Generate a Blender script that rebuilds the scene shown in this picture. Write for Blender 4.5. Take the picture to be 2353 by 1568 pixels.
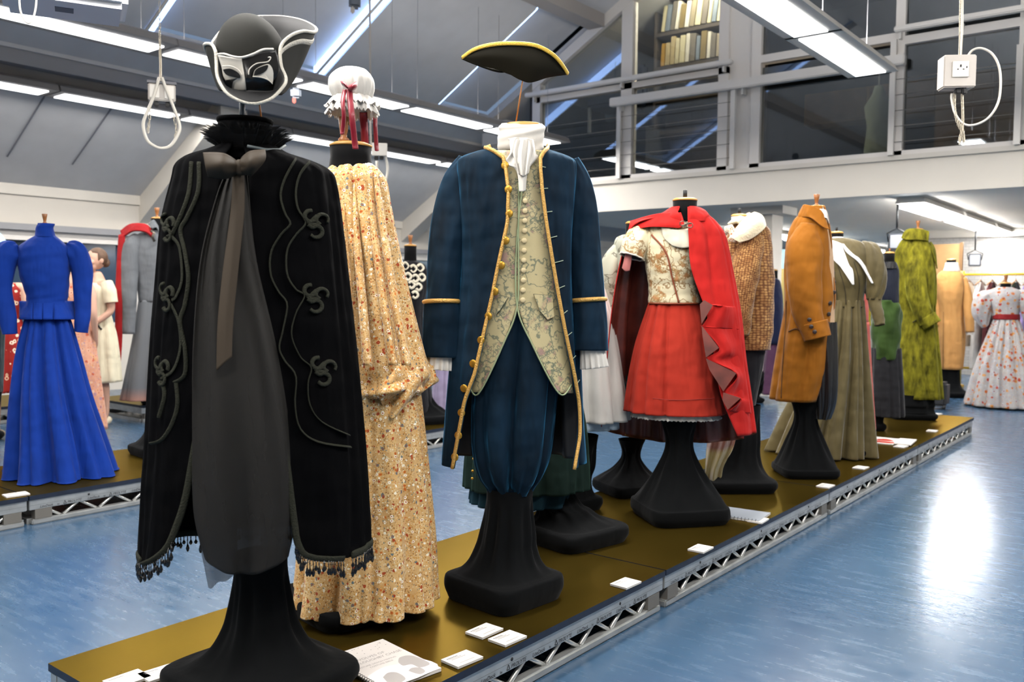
import bpy, bmesh, math, random
from mathutils import Vector, Matrix
for o in list(bpy.data.objects): bpy.data.objects.remove(o)
SC = bpy.context.scene
COL = SC.collection
PI = math.pi
# ------------------------------------------------------------------ camera
PIT, ROL, YAW, FPX = .0530369, .0093522, .668, 2026.75
HD = .165                                   # height of the stage decks
CAM = Vector((2.69, -1.172, 1.1176 + HD))
_f0 = Vector((-math.sin(YAW), math.cos(YAW), 0)); _r0 = Vector((math.cos(YAW), math.sin(YAW), 0))
_fw = _f0*math.cos(PIT) - Vector((0, 0, 1))*math.sin(PIT)
_u0 = _r0.cross(_fw)
_rt = _r0*math.cos(ROL) + _u0*math.sin(ROL)
_up = _rt.cross(_fw)
cam = bpy.data.cameras.new('camera'); co = bpy.data.objects.new('camera', cam); COL.objects.link(co)
cam.sensor_width = 36; cam.lens = FPX*36/2353; cam.clip_start = .05; cam.clip_end = 200
co.matrix_world = Matrix(((_rt.x, _up.x, -_fw.x, CAM.x), (_rt.y, _up.y, -_fw.y, CAM.y), (_rt.z, _up.z, -_fw.z, CAM.z), (0, 0, 0, 1)))
SC.camera = co
cam.dof.use_dof = True; cam.dof.focus_distance = 3.1; cam.dof.aperture_fstop = 4.0
# ------------------------------------------------------------------ world, exposure
w = bpy.data.worlds.new('world'); SC.world = w; w.use_nodes = True
w.node_tree.nodes['Background'].inputs[0].default_value = (.30, .42, .62, 1)
w.node_tree.nodes['Background'].inputs[1].default_value = .5
SC.view_settings.view_transform = 'Standard'; SC.view_settings.look = 'None'
SC.view_settings.gamma = 1; SC.view_settings.use_curve_mapping = False
SC.view_settings.exposure = .24
SC.cycles.use_adaptive_sampling = True; SC.cycles.adaptive_threshold = .15; SC.cycles.adaptive_min_samples = 16
SC.cycles.max_bounces = 5; SC.cycles.diffuse_bounces = 3; SC.cycles.glossy_bounces = 3
SC.cycles.transparent_max_bounces = 12; SC.cycles.sample_clamp_indirect = 6
SC.cycles.caustics_reflective = False; SC.cycles.caustics_refractive = False

# ------------------------------------------------------------------ measuring helpers (room coordinates, metres)
def ray(u, v): return _fw + _rt*((u-1176.5)/FPX) - _up*((v-784)/FPX)
def onz(u, v, z): d = ray(u, v); return CAM + d*((z-CAM.z)/d.z)
def ony(u, v, y): d = ray(u, v); return CAM + d*((y-CAM.y)/d.y)
def ond(u, v, t): return CAM + ray(u, v)*t

# ------------------------------------------------------------------ materials
MATS = {}
def srgb(h):
    if isinstance(h, tuple): return h + (1,) if len(h) == 3 else h
    h = h.lstrip('#'); c = [int(h[i:i+2], 16)/255 for i in (0, 2, 4)]
    return tuple((x/12.92 if x <= .04045 else ((x+.055)/1.055)**2.4) for x in c) + (1,)
class NT:
    def __init__(s, name):
        s.m = bpy.data.materials.new(name); s.m.use_nodes = True; s.t = s.m.node_tree
        s.n = s.t.nodes; s.b = s.n['Principled BSDF']; s.out = s.n['Material Output']
    def node(s, typ, **kw):
        x = s.n.new(typ)
        for k, v in kw.items():
            if k.startswith('_'): setattr(x, k[1:], v)
            else: x.inputs[k].default_value = v
        return x
    def link(s, a, b): s.t.links.new(a, b)
    def coord(s, kind='Object', scale=(1, 1, 1)):
        c = s.node('ShaderNodeTexCoord'); mp = s.node('ShaderNodeMapping')
        mp.inputs['Scale'].default_value = scale; s.link(c.outputs[kind], mp.inputs[0]); return mp.outputs[0]
    def noise(s, vec, scale, detail=2, rough=.5):
        x = s.node('ShaderNodeTexNoise'); x.inputs['Scale'].default_value = scale; x.inputs['Detail'].default_value = detail
        x.inputs['Roughness'].default_value = rough; s.link(vec, x.inputs['Vector']); return x
    def vor(s, vec, scale, rnd=1, feature='F1'):
        x = s.node('ShaderNodeTexVoronoi'); x.feature = feature; x.inputs['Scale'].default_value = scale
        x.inputs['Randomness'].default_value = rnd; s.link(vec, x.inputs['Vector']); return x
    def ramp(s, fac, stops, interp='LINEAR'):
        x = s.node('ShaderNodeValToRGB'); x.color_ramp.interpolation = interp
        e = x.color_ramp.elements
        while len(e) < len(stops): e.new(.5)
        for i, (p, c) in enumerate(stops):
            e[i].position = p; e[i].color = srgb(c) if not isinstance(c, (int, float)) else (c, c, c, 1)
        s.link(fac, x.inputs[0]); return x.outputs[0]
    def mix(s, fac, a, b, mode='MIX'):
        x = s.node('ShaderNodeMix'); x.data_type = 'RGBA'; x.blend_type = mode
        for val, i in ((fac, 0), (a, 6), (b, 7)):
            if hasattr(val, 'links'): s.link(val, x.inputs[i])
            else: x.inputs[i].default_value = val if isinstance(val, (int, float)) else srgb(val)
        return x.outputs[2]
    def math(s, op, a, b=0.):
        x = s.node('ShaderNodeMath'); x.operation = op
        for v, i in ((a, 0), (b, 1)):
            if hasattr(v, 'links'): s.link(v, x.inputs[i])
            else: x.inputs[i].default_value = v
        return x.outputs[0]
    def bump(s, h, strength=.3, dist=.01):
        x = s.node('ShaderNodeBump'); x.inputs['Strength'].default_value = strength; x.inputs['Distance'].default_value = dist
        s.link(h, x.inputs['Height']); s.link(x.outputs[0], s.b.inputs['Normal'])
    def color(s, c):
        if hasattr(c, 'links'): s.link(c, s.b.inputs['Base Color'])
        else: s.b.inputs['Base Color'].default_value = srgb(c)
    def set(s, rough=.5, metal=0, spec=.5, sheen=0, sheentint=None, sheenrough=.4):
        b = s.b.inputs
        b['Roughness'].default_value = rough; b['Metallic'].default_value = metal; b['Specular IOR Level'].default_value = spec
        if sheen:
            b['Sheen Weight'].default_value = sheen; b['Sheen Roughness'].default_value = sheenrough
            if sheentint: b['Sheen Tint'].default_value = srgb(sheentint)
def mat(name, c='#808080', rough=.5, metal=0, spec=.5, var=0, vscale=8, bump=0, bscale=60, sheen=0, sheentint=None, emit=0, weave=0):
    if name in MATS: return MATS[name]
    s = NT(name); s.set(rough, metal, spec, sheen, sheentint); s.color(c)
    if var or bump or weave: v = s.coord()
    if var:
        n = s.noise(v, vscale, 4); base = srgb(c)
        lo = tuple(max(0, x*(1-var)) for x in base[:3]); hi = tuple(min(1, x*(1+var)) for x in base[:3])
        s.color(s.ramp(n.outputs[0], [(.3, lo), (.7, hi)]))
    if bump: s.bump(s.noise(v, bscale, 4).outputs[0], bump, .005)
    if emit:
        s.b.inputs['Emission Color'].default_value = srgb(c); s.b.inputs['Emission Strength'].default_value = emit
    MATS[name] = s.m; return s.m
def relief(s, k=1., fine=450):
    # soft hanging creases plus the cloth's own grain
    a = s.noise(s.coord(scale=(1, 1, .28)), 13, 2, .55).outputs[0]; b = s.noise(s.coord(scale=(1, 1, 1.6)), 7, 1, .6).outputs[0]
    h = s.math('ADD', s.math('MULTIPLY', a, .9), s.math('MULTIPLY', b, .6)); s.bump(h, .55*k, .03)
def velvet(name, c, tint, sheen=.6, var=.25, vs=6, relf=1.7, spec=.15):
    if name in MATS: return MATS[name]
    s = NT(name); s.set(.85, 0, spec, sheen, tint, .35)
    v = s.coord(scale=(1, 1, .35)); n = s.noise(v, vs, 5, .6); b = srgb(c)
    s.color(s.ramp(n.outputs[0], [(.3, tuple(x*(1-var) for x in b[:3])), (.72, tuple(min(1, x*(1+var)) for x in b[:3]))]))
    relief(s, relf); MATS[name] = s.m; return s.m
def cloth(name, c, rough=.8, var=.1, weave=700, sheen=.15, relf=1.3, spec=.2):
    if name in MATS: return MATS[name]
    s = NT(name); s.set(rough, 0, spec, sheen); v = s.coord(); n = s.noise(v, 5, 2, .6); b = srgb(c)
    s.color(s.ramp(n.outputs[0], [(.3, tuple(x*(1-var) for x in b[:3])), (.7, tuple(min(1, x*(1+var)) for x in b[:3]))]))
    relief(s, relf, weave); MATS[name] = s.m; return s.m

# ------------------------------------------------------------------ mesh helpers
def tag(o, label=None, cat=None, group=None, kind=None):
    if label: o['label'] = label
    if cat: o['category'] = cat
    if group: o['group'] = group
    if kind: o['kind'] = kind
    return o
def thing(name, loc, label, cat, rotz=0, group=None):
    o = bpy.data.objects.new(name, None); COL.objects.link(o); o.location = loc; o.rotation_euler = (0, 0, rotz)
    o.empty_display_size = .1
    return tag(o, label, cat, group)
def obj(name, bm, m, parent=None, smooth=False, kind=None):
    me = bpy.data.meshes.new(name); bm.normal_update(); bm.to_mesh(me); bm.free()
    if smooth:
        for p in me.polygons: p.use_smooth = True
    for mm in (m if isinstance(m, (list, tuple)) else [m]): me.materials.append(mm)
    o = bpy.data.objects.new(name, me); COL.objects.link(o); o.parent = parent
    if kind: o['kind'] = kind
    return o
def inst(o, parent, loc=None, rot=None, scale=None, name=None):
    c = o.copy(); COL.objects.link(c); c.parent = parent
    if name: c.name = name
    if loc is not None: c.location = loc
    if rot is not None: c.rotation_euler = rot
    if scale is not None: c.scale = scale
    return c
def box(bm, x0, x1, y0, y1, z0, z1, M=None):
    vs = [bm.verts.new((x, y, z)) for z in (z0, z1) for y in (y0, y1) for x in (x0, x1)]
    for f in ((0, 2, 3, 1), (4, 5, 7, 6), (0, 1, 5, 4), (1, 3, 7, 5), (3, 2, 6, 7), (2, 0, 4, 6)): bm.faces.new([vs[i] for i in f])
    if M is not None: bmesh.ops.transform(bm, matrix=M, verts=vs)
    return vs
def boxo(name, b, m, parent=None, kind=None, bev=0):
    bm = bmesh.new(); box(bm, *b)
    if bev: bmesh.ops.bevel(bm, geom=bm.edges[:], offset=bev, segments=2, affect='EDGES')
    return obj(name, bm, m, parent, kind=kind)
def prism(bm, pts, d):                       # closed polygon of 3d points extruded by vector d
    a = [bm.verts.new(p) for p in pts]; b = [bm.verts.new(Vector(p)+Vector(d)) for p in pts]; n = len(a)
    bm.faces.new(a[::-1]); bm.faces.new(b)
    for i in range(n): bm.faces.new((a[i], a[(i+1) % n], b[(i+1) % n], b[i]))
def cr(pts, n):                              # Catmull-Rom through equal-length tuples
    pts = [tuple(p) for p in pts]; k = len(pts)-1; out = []
    for i in range(n):
        t = i/(n-1)*k; j = min(int(t), k-1); u = t-j
        p0 = pts[max(j-1, 0)]; p1 = pts[j]; p2 = pts[j+1]; p3 = pts[min(j+2, k)]
        out.append(tuple(.5*(2*b+(c-a)*u+(2*a-5*b+4*c-d)*u*u+(3*b-a-3*c+d)*u**3) for a, b, c, d in zip(p0, p1, p2, p3)))
    return out
def tube(bm, pts, r, S=8, cap=True, flat=1., upv=None):   # r number or list; flat squashes across
    pts = [Vector(p) for p in pts]; n = len(pts); rs = r if isinstance(r, (list, tuple)) else [r]*n
    rings = []; prev = None
    for i, p in enumerate(pts):
        t = (pts[min(i+1, n-1)]-pts[max(i-1, 0)])
        t = t.normalized() if t.length > 1e-9 else Vector((0, 0, 1))
        a = prev if prev is not None else (Vector(upv) if upv else (Vector((0, 0, 1)) if abs(t.z) < .9 else Vector((1, 0, 0))))
        a = (a - t*a.dot(t)); a = a.normalized() if a.length > 1e-6 else t.orthogonal().normalized(); prev = a
        b = t.cross(a)
        rings.append([bm.verts.new(p + a*(math.cos(2*PI*k/S)*rs[i]) + b*(math.sin(2*PI*k/S)*rs[i]*flat)) for k in range(S)])
    for i in range(n-1):
        for k in range(S): bm.faces.new((rings[i][k], rings[i][(k+1) % S], rings[i+1][(k+1) % S], rings[i+1][k]))
    if cap: bm.faces.new(rings[0][::-1]); bm.faces.new(rings[-1])
def tubeo(name, pts, r, m, parent=None, S=8, flat=1., kind=None):
    bm = bmesh.new(); tube(bm, pts, r, S, flat=flat); return obj(name, bm, m, parent, True, kind)
def lathe(bm, prof, S=24, c=(0, 0, 0), sy=1.):
    rings = []
    for r, z in prof:
        rings.append([bm.verts.new((c[0]+r*math.cos(2*PI*k/S), c[1]+r*sy*math.sin(2*PI*k/S), c[2]+z)) for k in range(S)])
    for i in range(len(rings)-1):
        for k in range(S): bm.faces.new((rings[i][k], rings[i][(k+1) % S], rings[i+1][(k+1) % S], rings[i+1][k]))
    bm.faces.new(rings[0][::-1]); bm.faces.new(rings[-1])
def latheo(name, prof, m, parent=None, S=24, c=(0, 0, 0), sy=1.):
    bm = bmesh.new(); lathe(bm, prof, S, c, sy); bmesh.ops.recalc_face_normals(bm, faces=bm.faces); return obj(name, bm, m, parent, True)
def textmesh(body, size, shear=0, align='LEFT'):
    c = bpy.data.curves.new('t', 'FONT'); c.body = body; c.size = size; c.shear = shear; c.align_x = align; c.resolution_u = 2
    o = bpy.data.objects.new('t', c); COL.objects.link(o)
    dg = bpy.context.evaluated_depsgraph_get(); me = bpy.data.meshes.new_from_object(o.evaluated_get(dg))
    bpy.data.objects.remove(o); bpy.data.curves.remove(c); return me
# ================================================================== THE ROOM
s = NT('blue_floor'); v = s.coord()
n1 = s.noise(v, .7, 5, .6); n2 = s.noise(s.coord(scale=(1, 5, 1)), 5, 6, .65)
c = s.mix(s.ramp(n2.outputs[0], [(.4, 0.), (.85, .16)]), s.ramp(n1.outputs[0], [(.3, '#314a62'), (.7, '#38526b')]), '#4f6b86')
vv = s.vor(v, 9); scr = s.ramp(vv.outputs['Distance'], [(.012, 1.), (.02, 0.)])
c = s.mix(scr, c, '#7f93a6'); s.color(c); s.set(.2, 0, .6)
s.link(s.ramp(n2.outputs[0], [(.3, .17), (.7, .32)]), s.b.inputs['Roughness'])
s.bump(s.noise(s.coord(scale=(1, 2, 1)), 6, 5).outputs[0], .03, .02); MATS['floor'] = s.m
white = mat('white_paint', '#cfc9bf', .7, var=.03, vscale=2)
wallm = mat('wall_paint', '#c6c0b6', .75, var=.03, vscale=2)
roofm = mat('roof_panel', '#c0c0c1', .75, var=.05, vscale=3, bump=.05)
greybeam = mat('grey_beam', '#8d8d90', .6)
framem = mat('window_frame', '#d8d3cd', .5)
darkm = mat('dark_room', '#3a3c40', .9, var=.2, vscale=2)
steel = mat('rail_steel', '#d6d2cc', .45, .1)
black = mat('black_plastic', '#0c0c0e', .5)
sky_pane = mat('daylit_pane', '#a9c8ff', .3, emit=3.0)

RK, RX0, RZ0 = .58, -5.23, 4.32                 # the sloping roof: z = RZ0 + RK (x - RX0)
rz = lambda x: RZ0 + RK*(x-RX0)
XW = -8.38                                       # left wall
YG = 9.2                                         # gallery wall
bm = bmesh.new(); box(bm, XW-.3, 7, -6, 22, -.2, 0); obj('floor', bm, MATS['floor'], kind='structure')

def roofslab(bm, x0, x1, y0, y1, t=.12, off=0):
    prism(bm, [(x0, y0, rz(x0)+off), (x1, y0, rz(x1)+off), (x1, y0, rz(x1)+off+t), (x0, y0, rz(x0)+off+t)], (0, y1-y0, 0))
XT = -2.3
ceil = tag(bpy.data.objects.new('ceiling', None), kind='structure'); COL.objects.link(ceil)
bm = bmesh.new(); roofslab(bm, XW, -6.0, -6, 22); obj('lower_slope', bm, roofm, ceil)
bm = bmesh.new(); roofslab(bm, -6.0, XT, -6, 3.66); obj('upper_slope', bm, roofm, ceil)
bm = bmesh.new(); roofslab(bm, -6.0, XT, 3.66, 5.98, off=.16); obj('recessed_panel', bm, roofm, ceil)
bm = bmesh.new(); roofslab(bm, -6.0, XT, 5.98, 7.98); obj('upper_slope', bm, roofm, ceil)
bm = bmesh.new(); roofslab(bm, -6.0, -4.13, 7.98, 9.16, off=.16); obj('recessed_panel', bm, roofm, ceil)
bm = bmesh.new(); roofslab(bm, -4.13, XT, 7.98, 9.2); obj('upper_slope', bm, roofm, ceil)
bm = bmesh.new(); roofslab(bm, -6.0, XT, 9.2, 22); obj('upper_slope', bm, roofm, ceil)
bm = bmesh.new(); box(bm, XT, 7, -6, 9.2, rz(XT), rz(XT)+.12); obj('flat_panel', bm, roofm, ceil)
# sheet joints of the lower slope, thin raised battens
for y in (2.45, 3.12, 3.84):
    bm = bmesh.new(); roofslab(bm, -7.9, -6.95, y, y+.014, .02, -.012); obj('joint_strip', bm, mat('joint', '#6f7078', .8), ceil)
# daylight slots at the sides of the recessed panels
def slot(i, y0, y1, x0=-5.97, x1=-2.6, lo=-.02, hi=.14):
    bm = bmesh.new(); prism(bm, [(x0, y0, rz(x0)+lo), (x1, y0, rz(x1)+lo), (x1, y0, rz(x1)+hi), (x0, y0, rz(x0)+hi)], (0, y1-y0, 0))
    o = tag(bpy.data.objects.new('window_%d' % i, None), kind='structure'); COL.objects.link(o); obj('pane', bm, sky_pane, o)
    bm = bmesh.new(); prism(bm, [(x0, y0-.03, rz(x0)+lo-.015), (x1, y0-.03, rz(x1)+lo-.015), (x1, y0-.03, rz(x1)+lo), (x0, y0-.03, rz(x0)+lo)], (0, .03, 0)); obj('frame', bm, white, o)
slot(1, 3.67, 3.74, lo=-.015, hi=.02)
slot(2, 5.86, 5.95, lo=-.005, hi=.13)
slot(3, 7.99, 8.03, x1=-4.2, lo=.01, hi=.12)
def sbox(name, *b, m=None, **k): return boxo(name, b, m or white, kind='structure', **k)
# purlin, ribs and ridge beam
sbox('trim_1', -6.56, -6.42, -6, 22, 3.46, 3.60, m=greybeam)
sbox('trim_2', -6.60, -6.40, -6, 22, 3.60, 3.64, m=roofm)
sbox('trim_3', -4.14, -3.9, -6, 9.15, 4.92, 5.25, m=mat('beam_beige', '#a09a95', .7))
def rib(name, y0, y1, d=.42):
    bm = bmesh.new(); x0, x1 = -8.8, -2.35
    x1 = -6.5; prism(bm, [(x0, y0, rz(x0)-d), (x1, y0, rz(x1)-.22), (x1, y0, rz(x1)+.1), (x0, y0, rz(x0)+.1)], (0, y1-y0, 0))
    obj(name, bm, white, kind='structure')
rib('trim_4', 4.92, 5.28, .36); rib('trim_5', 9.7, 10.0, .36); rib('trim_6', .3, .62, .36); rib('trim_7', -3.9, -3.6, .36)
# left wall: fascia, ledge, window band, dado
sbox('wall_left', XW-.25, XW, -6, 22, 0, .75, m=wallm)
sbox('trim_8', XW-.22, XW+.02, -6, 22, 2.06, 2.40, m=wallm)
sbox('trim_9', XW-.25, XW+.05, -6, 22, 2.40, 2.53, m=white)
sbox('trim_10', XW-.25, XW+.10, -6, 22, 1.985, 2.06, m=greybeam)
glassdark = NT('dusk_glass'); glassdark.color('#2d4258'); glassdark.set(.12, 0, .6); glassdark = glassdark.m
k = 4
for y0 in [-3.6, -1.5, .6, 2.7, 4.8, 6.9, 9.0, 11.1, 13.2, 15.3, 17.4, 19.5]:
    o = tag(bpy.data.objects.new('window_%d' % k, None), kind='structure'); COL.objects.link(o); k += 1
    boxo('pane', (XW-.10, XW-.08, y0+.1, y0+2.0, .85, 1.9), glassdark, o)
    boxo('frame', (XW-.16, XW+.02, y0-.1, y0+.1, .75, 1.985), framem, o)
    boxo('frame', (XW-.16, XW+.02, y0+.1, y0+2.0, 1.87, 1.985), framem, o)
    boxo('frame', (XW-.16, XW+.02, y0+.1, y0+2.0, .75, .87), framem, o)
    boxo('frame', (XW-.14, XW, y0+1.0, y0+1.06, .87, 1.87), framem, o)
sbox('wall_right', 7, 7.2, -6, 22, 0, 6.2, m=wallm)
sbox('wall_front', XW, 7, -6.2, -6, 0, 6.2, m=wallm)
sbox('wall_back', XW-.2, 7, 22, 22.2, 0, 6.2, m=wallm)
# ---- gallery: edge beam, floor slab, glazed screen
G = lambda u, v: ony(u, v, YG)
galw = mat('gallery_paint', '#ded7cb', .7, var=.02, vscale=2)
sbox('wall_gallery', -5.3, 7, YG-.02, YG+.25, 2.43, 2.80, m=galw)
sbox('trim_11', -5.3, 7, YG-.07, YG+.05, 2.80, 2.85, m=white)
sbox('trim_12', 1.16, 1.6, YG-.03, YG+.05, 2.43, 6.0, m=white)
sbox('ceiling_gallery', -5.3, 7, YG+.25, 22, 2.43, 2.80, m=galw)
sbox('column_cap', -2.25, -1.55, 9.65, 10.15, 2.33, 2.43, m=wallm); sbox('wall_column', -2.1, -1.72, 9.75, 10.1, 0, 2.33, m=wallm)
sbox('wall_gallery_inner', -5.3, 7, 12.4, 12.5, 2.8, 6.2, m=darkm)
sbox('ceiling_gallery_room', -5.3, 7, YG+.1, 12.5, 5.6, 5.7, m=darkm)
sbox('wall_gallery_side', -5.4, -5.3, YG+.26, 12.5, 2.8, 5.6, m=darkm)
s = NT('window_glass'); s.n.remove(s.b)
tr = s.node('ShaderNodeBsdfTransparent'); tr.inputs[0].default_value = (.62, .66, .68, 1)
gl = s.node('ShaderNodeBsdfGlossy'); gl.inputs['Roughness'].default_value = .02; gl.inputs[0].default_value = (.9, .95, 1, 1)
fr = s.node('ShaderNodeFresnel'); fr.inputs[0].default_value = 1.6
mx = s.node('ShaderNodeMixShader'); s.link(s.math('ADD', fr.outputs[0], .04), mx.inputs[0]); s.link(tr.outputs[0], mx.inputs[1]); s.link(gl.outputs[0], mx.inputs[2])
s.link(mx.outputs[0], s.out.inputs[0]); glass = s.m
gz = tag(bpy.data.objects.new('window_30', None), kind='structure'); COL.objects.link(gz)
def gbox(name, x0, x1, z0, z1, y0=YG-.05, y1=YG+.08, m=framem): return boxo(name, (x0, x1, y0, y1, z0, z1), m, gz)
def gtop(x): return min(5.6, rz(x)-.02)
cols = [(-5.12, -4.98), (-3.63, -3.46), (-2.22, -2.09), (-1.79, -1.67), (-.13, -.03), (1.07, 1.16)]
for a, b in cols: gbox('mullion', a, b, 2.85, gtop(a))
gbox('sill_frame', -5.12, 1.16, 2.85, 2.90)
gbox('transom', -5.05, -2.09, 4.04, 4.12); gbox('transom', -1.67, -.13, 4.10, 4.19); gbox('transom', -.03, 1.07, 4.05, 4.14)
gbox('blank_panel', -2.09, -1.79, 2.85, 5.6, YG, YG+.05)
bm = bmesh.new(); prism(bm, [(-5.12, YG-.06, rz(-5.12)-.16), (-2.4, YG-.06, rz(-2.4)-.16), (-2.4, YG-.06, rz(-2.4)), (-5.12, YG-.06, rz(-5.12))], (0, .14, 0)); obj('sloping_frame', bm, framem, gz)
def pane(x0, x1, z0, z1):
    bm = bmesh.new()
    if z1 < 4.5: box(bm, x0, x1, YG+.01, YG+.018, z0, z1)
    else: prism(bm, [(x0, YG+.01, z0), (x1, YG+.01, z0), (x1, YG+.01, gtop(x1)), (x0, YG+.01, gtop(x0))], (0, .008, 0))
    obj('pane', bm, glass, gz)
for (a, b), (c, d) in zip(cols[:-1], cols[1:]):
    if abs(a+2.22) < .01: continue
    pane(b, c, 2.9, 4.05); pane(b, c, 4.14, 5)
# handrails with brackets, posts and wires in front of the glazing
def handrail(label, x0, x1, z, big):
    t = thing('handrail', ((x0+x1)/2, YG-.12, z), label, 'handrail')
    boxo('rail', (x0-(x0+x1)/2, x1-(x0+x1)/2, -.05, .03 if not big else .05, -.03, .03 if not big else .085), steel, t, bev=.012)
    for f in (.04, .5, .96):
        xx = (x0-(x0+x1)/2)*(1-2*f); boxo('bracket', (xx-.012, xx+.012, .0, .11, -.10, -.03), steel, t)
handrail('pale steel handrail across the leftmost gallery panes', -5.18, -2.0, 4.15, False)
handrail('thick round-edged rail crossing the middle gallery window', -3.74, .0, 3.84, True)
handrail('pale steel handrail at the right end of the gallery glazing', -.12, 1.2, 4.2, False)
for x in (-3.62, -1.99, -.13, 1.09):
    p = thing('rail_post', (x, YG-.1, 2.85), {-3.62: 'slim pale post standing before the leftmost gallery mullion', -1.99: 'slim pale post before the blank gallery panel', -.13: 'slim pale post behind the end of the ceiling light', 1.09: 'slim pale post at the right end of the gallery glazing'}[x], 'post')
    boxo('upright', (-.03, .03, -.02, .02, 0, 1.0 if x != -.13 else 1.25), steel, p)
for x0, x1, lab in ((-5.1, -3.62, 'left gallery bay'), (-3.62, -1.99, 'gallery bay with the light reflections'), (-.13, 1.09, 'right gallery bay')):
    t = thing('wire_guard', (x0, YG-.1, 2.85), 'row of thin tensioned wires across the ' + lab, 'wire guard')
    for i in range(5):
        tubeo('wire', [(0, 0, .14+i*.17), (x1-x0, 0, .14+i*.17)], .004, mat('wire', '#8e8a84', .4, .6), t, S=5)
# ---- what stands in the gallery room
shm = mat('shelf_board', '#4f463c', .7)
bc = thing('bookshelf', (-2.84, 10.15, 2.8), 'dark open bookshelf behind the gallery glass', 'bookshelf')
for z in (.8, 1.25, 1.70, 2.17, 2.64): boxo('shelf', (-.75, .75, -.16, .16, z-.05, z), shm, bc)
for x in (-.77, .75): boxo('side_panel', (x, x+.03, -.16, .16, 0, 2.75), shm, bc)
boxo('back_panel', (-.75, .75, .16, .18, 0, 2.75), shm, bc)
random.seed(4)
bk = ['#b9a77c', '#8d8166', '#a8a394', '#6e665a', '#c9bf9a', '#7c6a3c', '#b58b2e', '#4c5a56', '#9a8d76', '#5d5048', '#d0cabb', '#77818a']
bwords = {'#b9a77c': 'straw', '#8d8166': 'khaki', '#a8a394': 'stone grey', '#6e665a': 'taupe', '#c9bf9a': 'cream', '#7c6a3c': 'olive brown', '#b58b2e': 'mustard', '#4c5a56': 'slate green', '#9a8d76': 'dun', '#5d5048': 'dark brown', '#d0cabb': 'off white', '#77818a': 'blue grey'}
ordn = ['first', 'second', 'third', 'fourth', 'fifth', 'sixth', 'seventh', 'eighth', 'ninth', 'tenth', 'eleventh', 'twelfth', 'thirteenth', 'fourteenth', 'fifteenth', 'sixteenth', 'seventeenth', 'eighteenth', 'nineteenth', 'twentieth']
for si, z in enumerate((1.70, 2.17)):
    x = -3.50; lean = .13 if si else .05
    i = 0
    while x < -2.26 and i < 20:
        wd = random.uniform(.045, .085); h = random.uniform(.30, .39); c = random.choice(bk)
        t = thing('book', (x+wd/2, 10.1, 2.802+z), '%s book, %s from the left on the %s gallery shelf' % (bwords[c], ordn[i], 'lower' if si == 0 else 'upper'), 'book', group='books on the gallery shelves')
        cv = boxo('cover', (-wd/2, wd/2, -.12, .11, 0, h), mat('book_'+c, c, .7), t, bev=.004)
        boxo('pages', (-wd/2+.006, wd/2-.006, -.10, .115, .004, h+.002), mat('book_pages', '#cfc8b4', .9), t)
        t.rotation_euler = (0, lean, 0)
        t.location.z += wd*.5*math.sin(lean); x += wd + .014; i += 1
t = thing('armchair', (-4.25, 10.05, 3.62), 'dark blue padded chair behind the sloping gallery pane', 'chair')
boxo('seat', (-.35, .35, -.3, .3, .38, .56), mat('navy_pad', '#26344c', .7), t, bev=.05); boxo('backrest', (-.35, .35, .2, .34, .5, 1.05), MATS['navy_pad'], t, bev=.05)
for x in (-.3, .3): boxo('leg', (x-.02, x+.02, -.28, -.24, 0, .4), steel, t)
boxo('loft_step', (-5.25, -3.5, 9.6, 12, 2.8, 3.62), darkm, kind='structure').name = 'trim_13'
for x, c, lab in ((-4.75, '#9fb2b8', 'pale folded cloth hanging behind the sloping gallery pane'), (-3.62, '#8a2f38', 'crimson cloth hanging behind the gallery window corner'), (-.62, '#8a927c', 'pale green dress form behind the wide gallery window')):
    t = thing('hanging_cloth', (x, 10.3 if x > -1 else 10.75, 2.8), lab, 'cloth')
    bm = bmesh.new(); z0 = 1.2 if x < -1 else .05
    lathe(bm, [(.12, z0), (.16, z0+.25), (.13, z0+.55), (.17, z0+.8), (.08, z0+.95), (.05, z0+1.05)], 20, sy=.7); obj('drape', bm, cloth('c'+c, c), t, True)
    tubeo('hook', [(0, 0, z0+1.03), (0, 0, z0+1.2), (.03, 0, z0+1.24)], .008, steel, t)
t = thing('cupboard', (.5, 11.6, 2.802), 'brown wooden cupboard behind the right gallery panes', 'cupboard')
boxo('body', (-.7, .7, -.3, .3, 0, 1.35), mat('brown_wood', '#6b5130', .6, var=.2), t); 
for x in (-.68, .02): boxo('door', (x, x+.66, -.32, -.3, .05, 1.3), mat('brown_wood2', '#75593a', .6, var=.2), t)
t = thing('cupboard', (-1.2, 12.0, 2.802), 'long tan wall cupboard deep inside the gallery room', 'cupboard'); boxo('body', (-.9, .9, -.2, .2, 1.0, 1.45), mat('tan_wood', '#8a6a3a', .6, var=.2), t)
for x in (-.88, .02): boxo('door', (x, x+.86, -.22, -.2, 1.02, 1.43), MATS['brown_wood2'], t)

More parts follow.
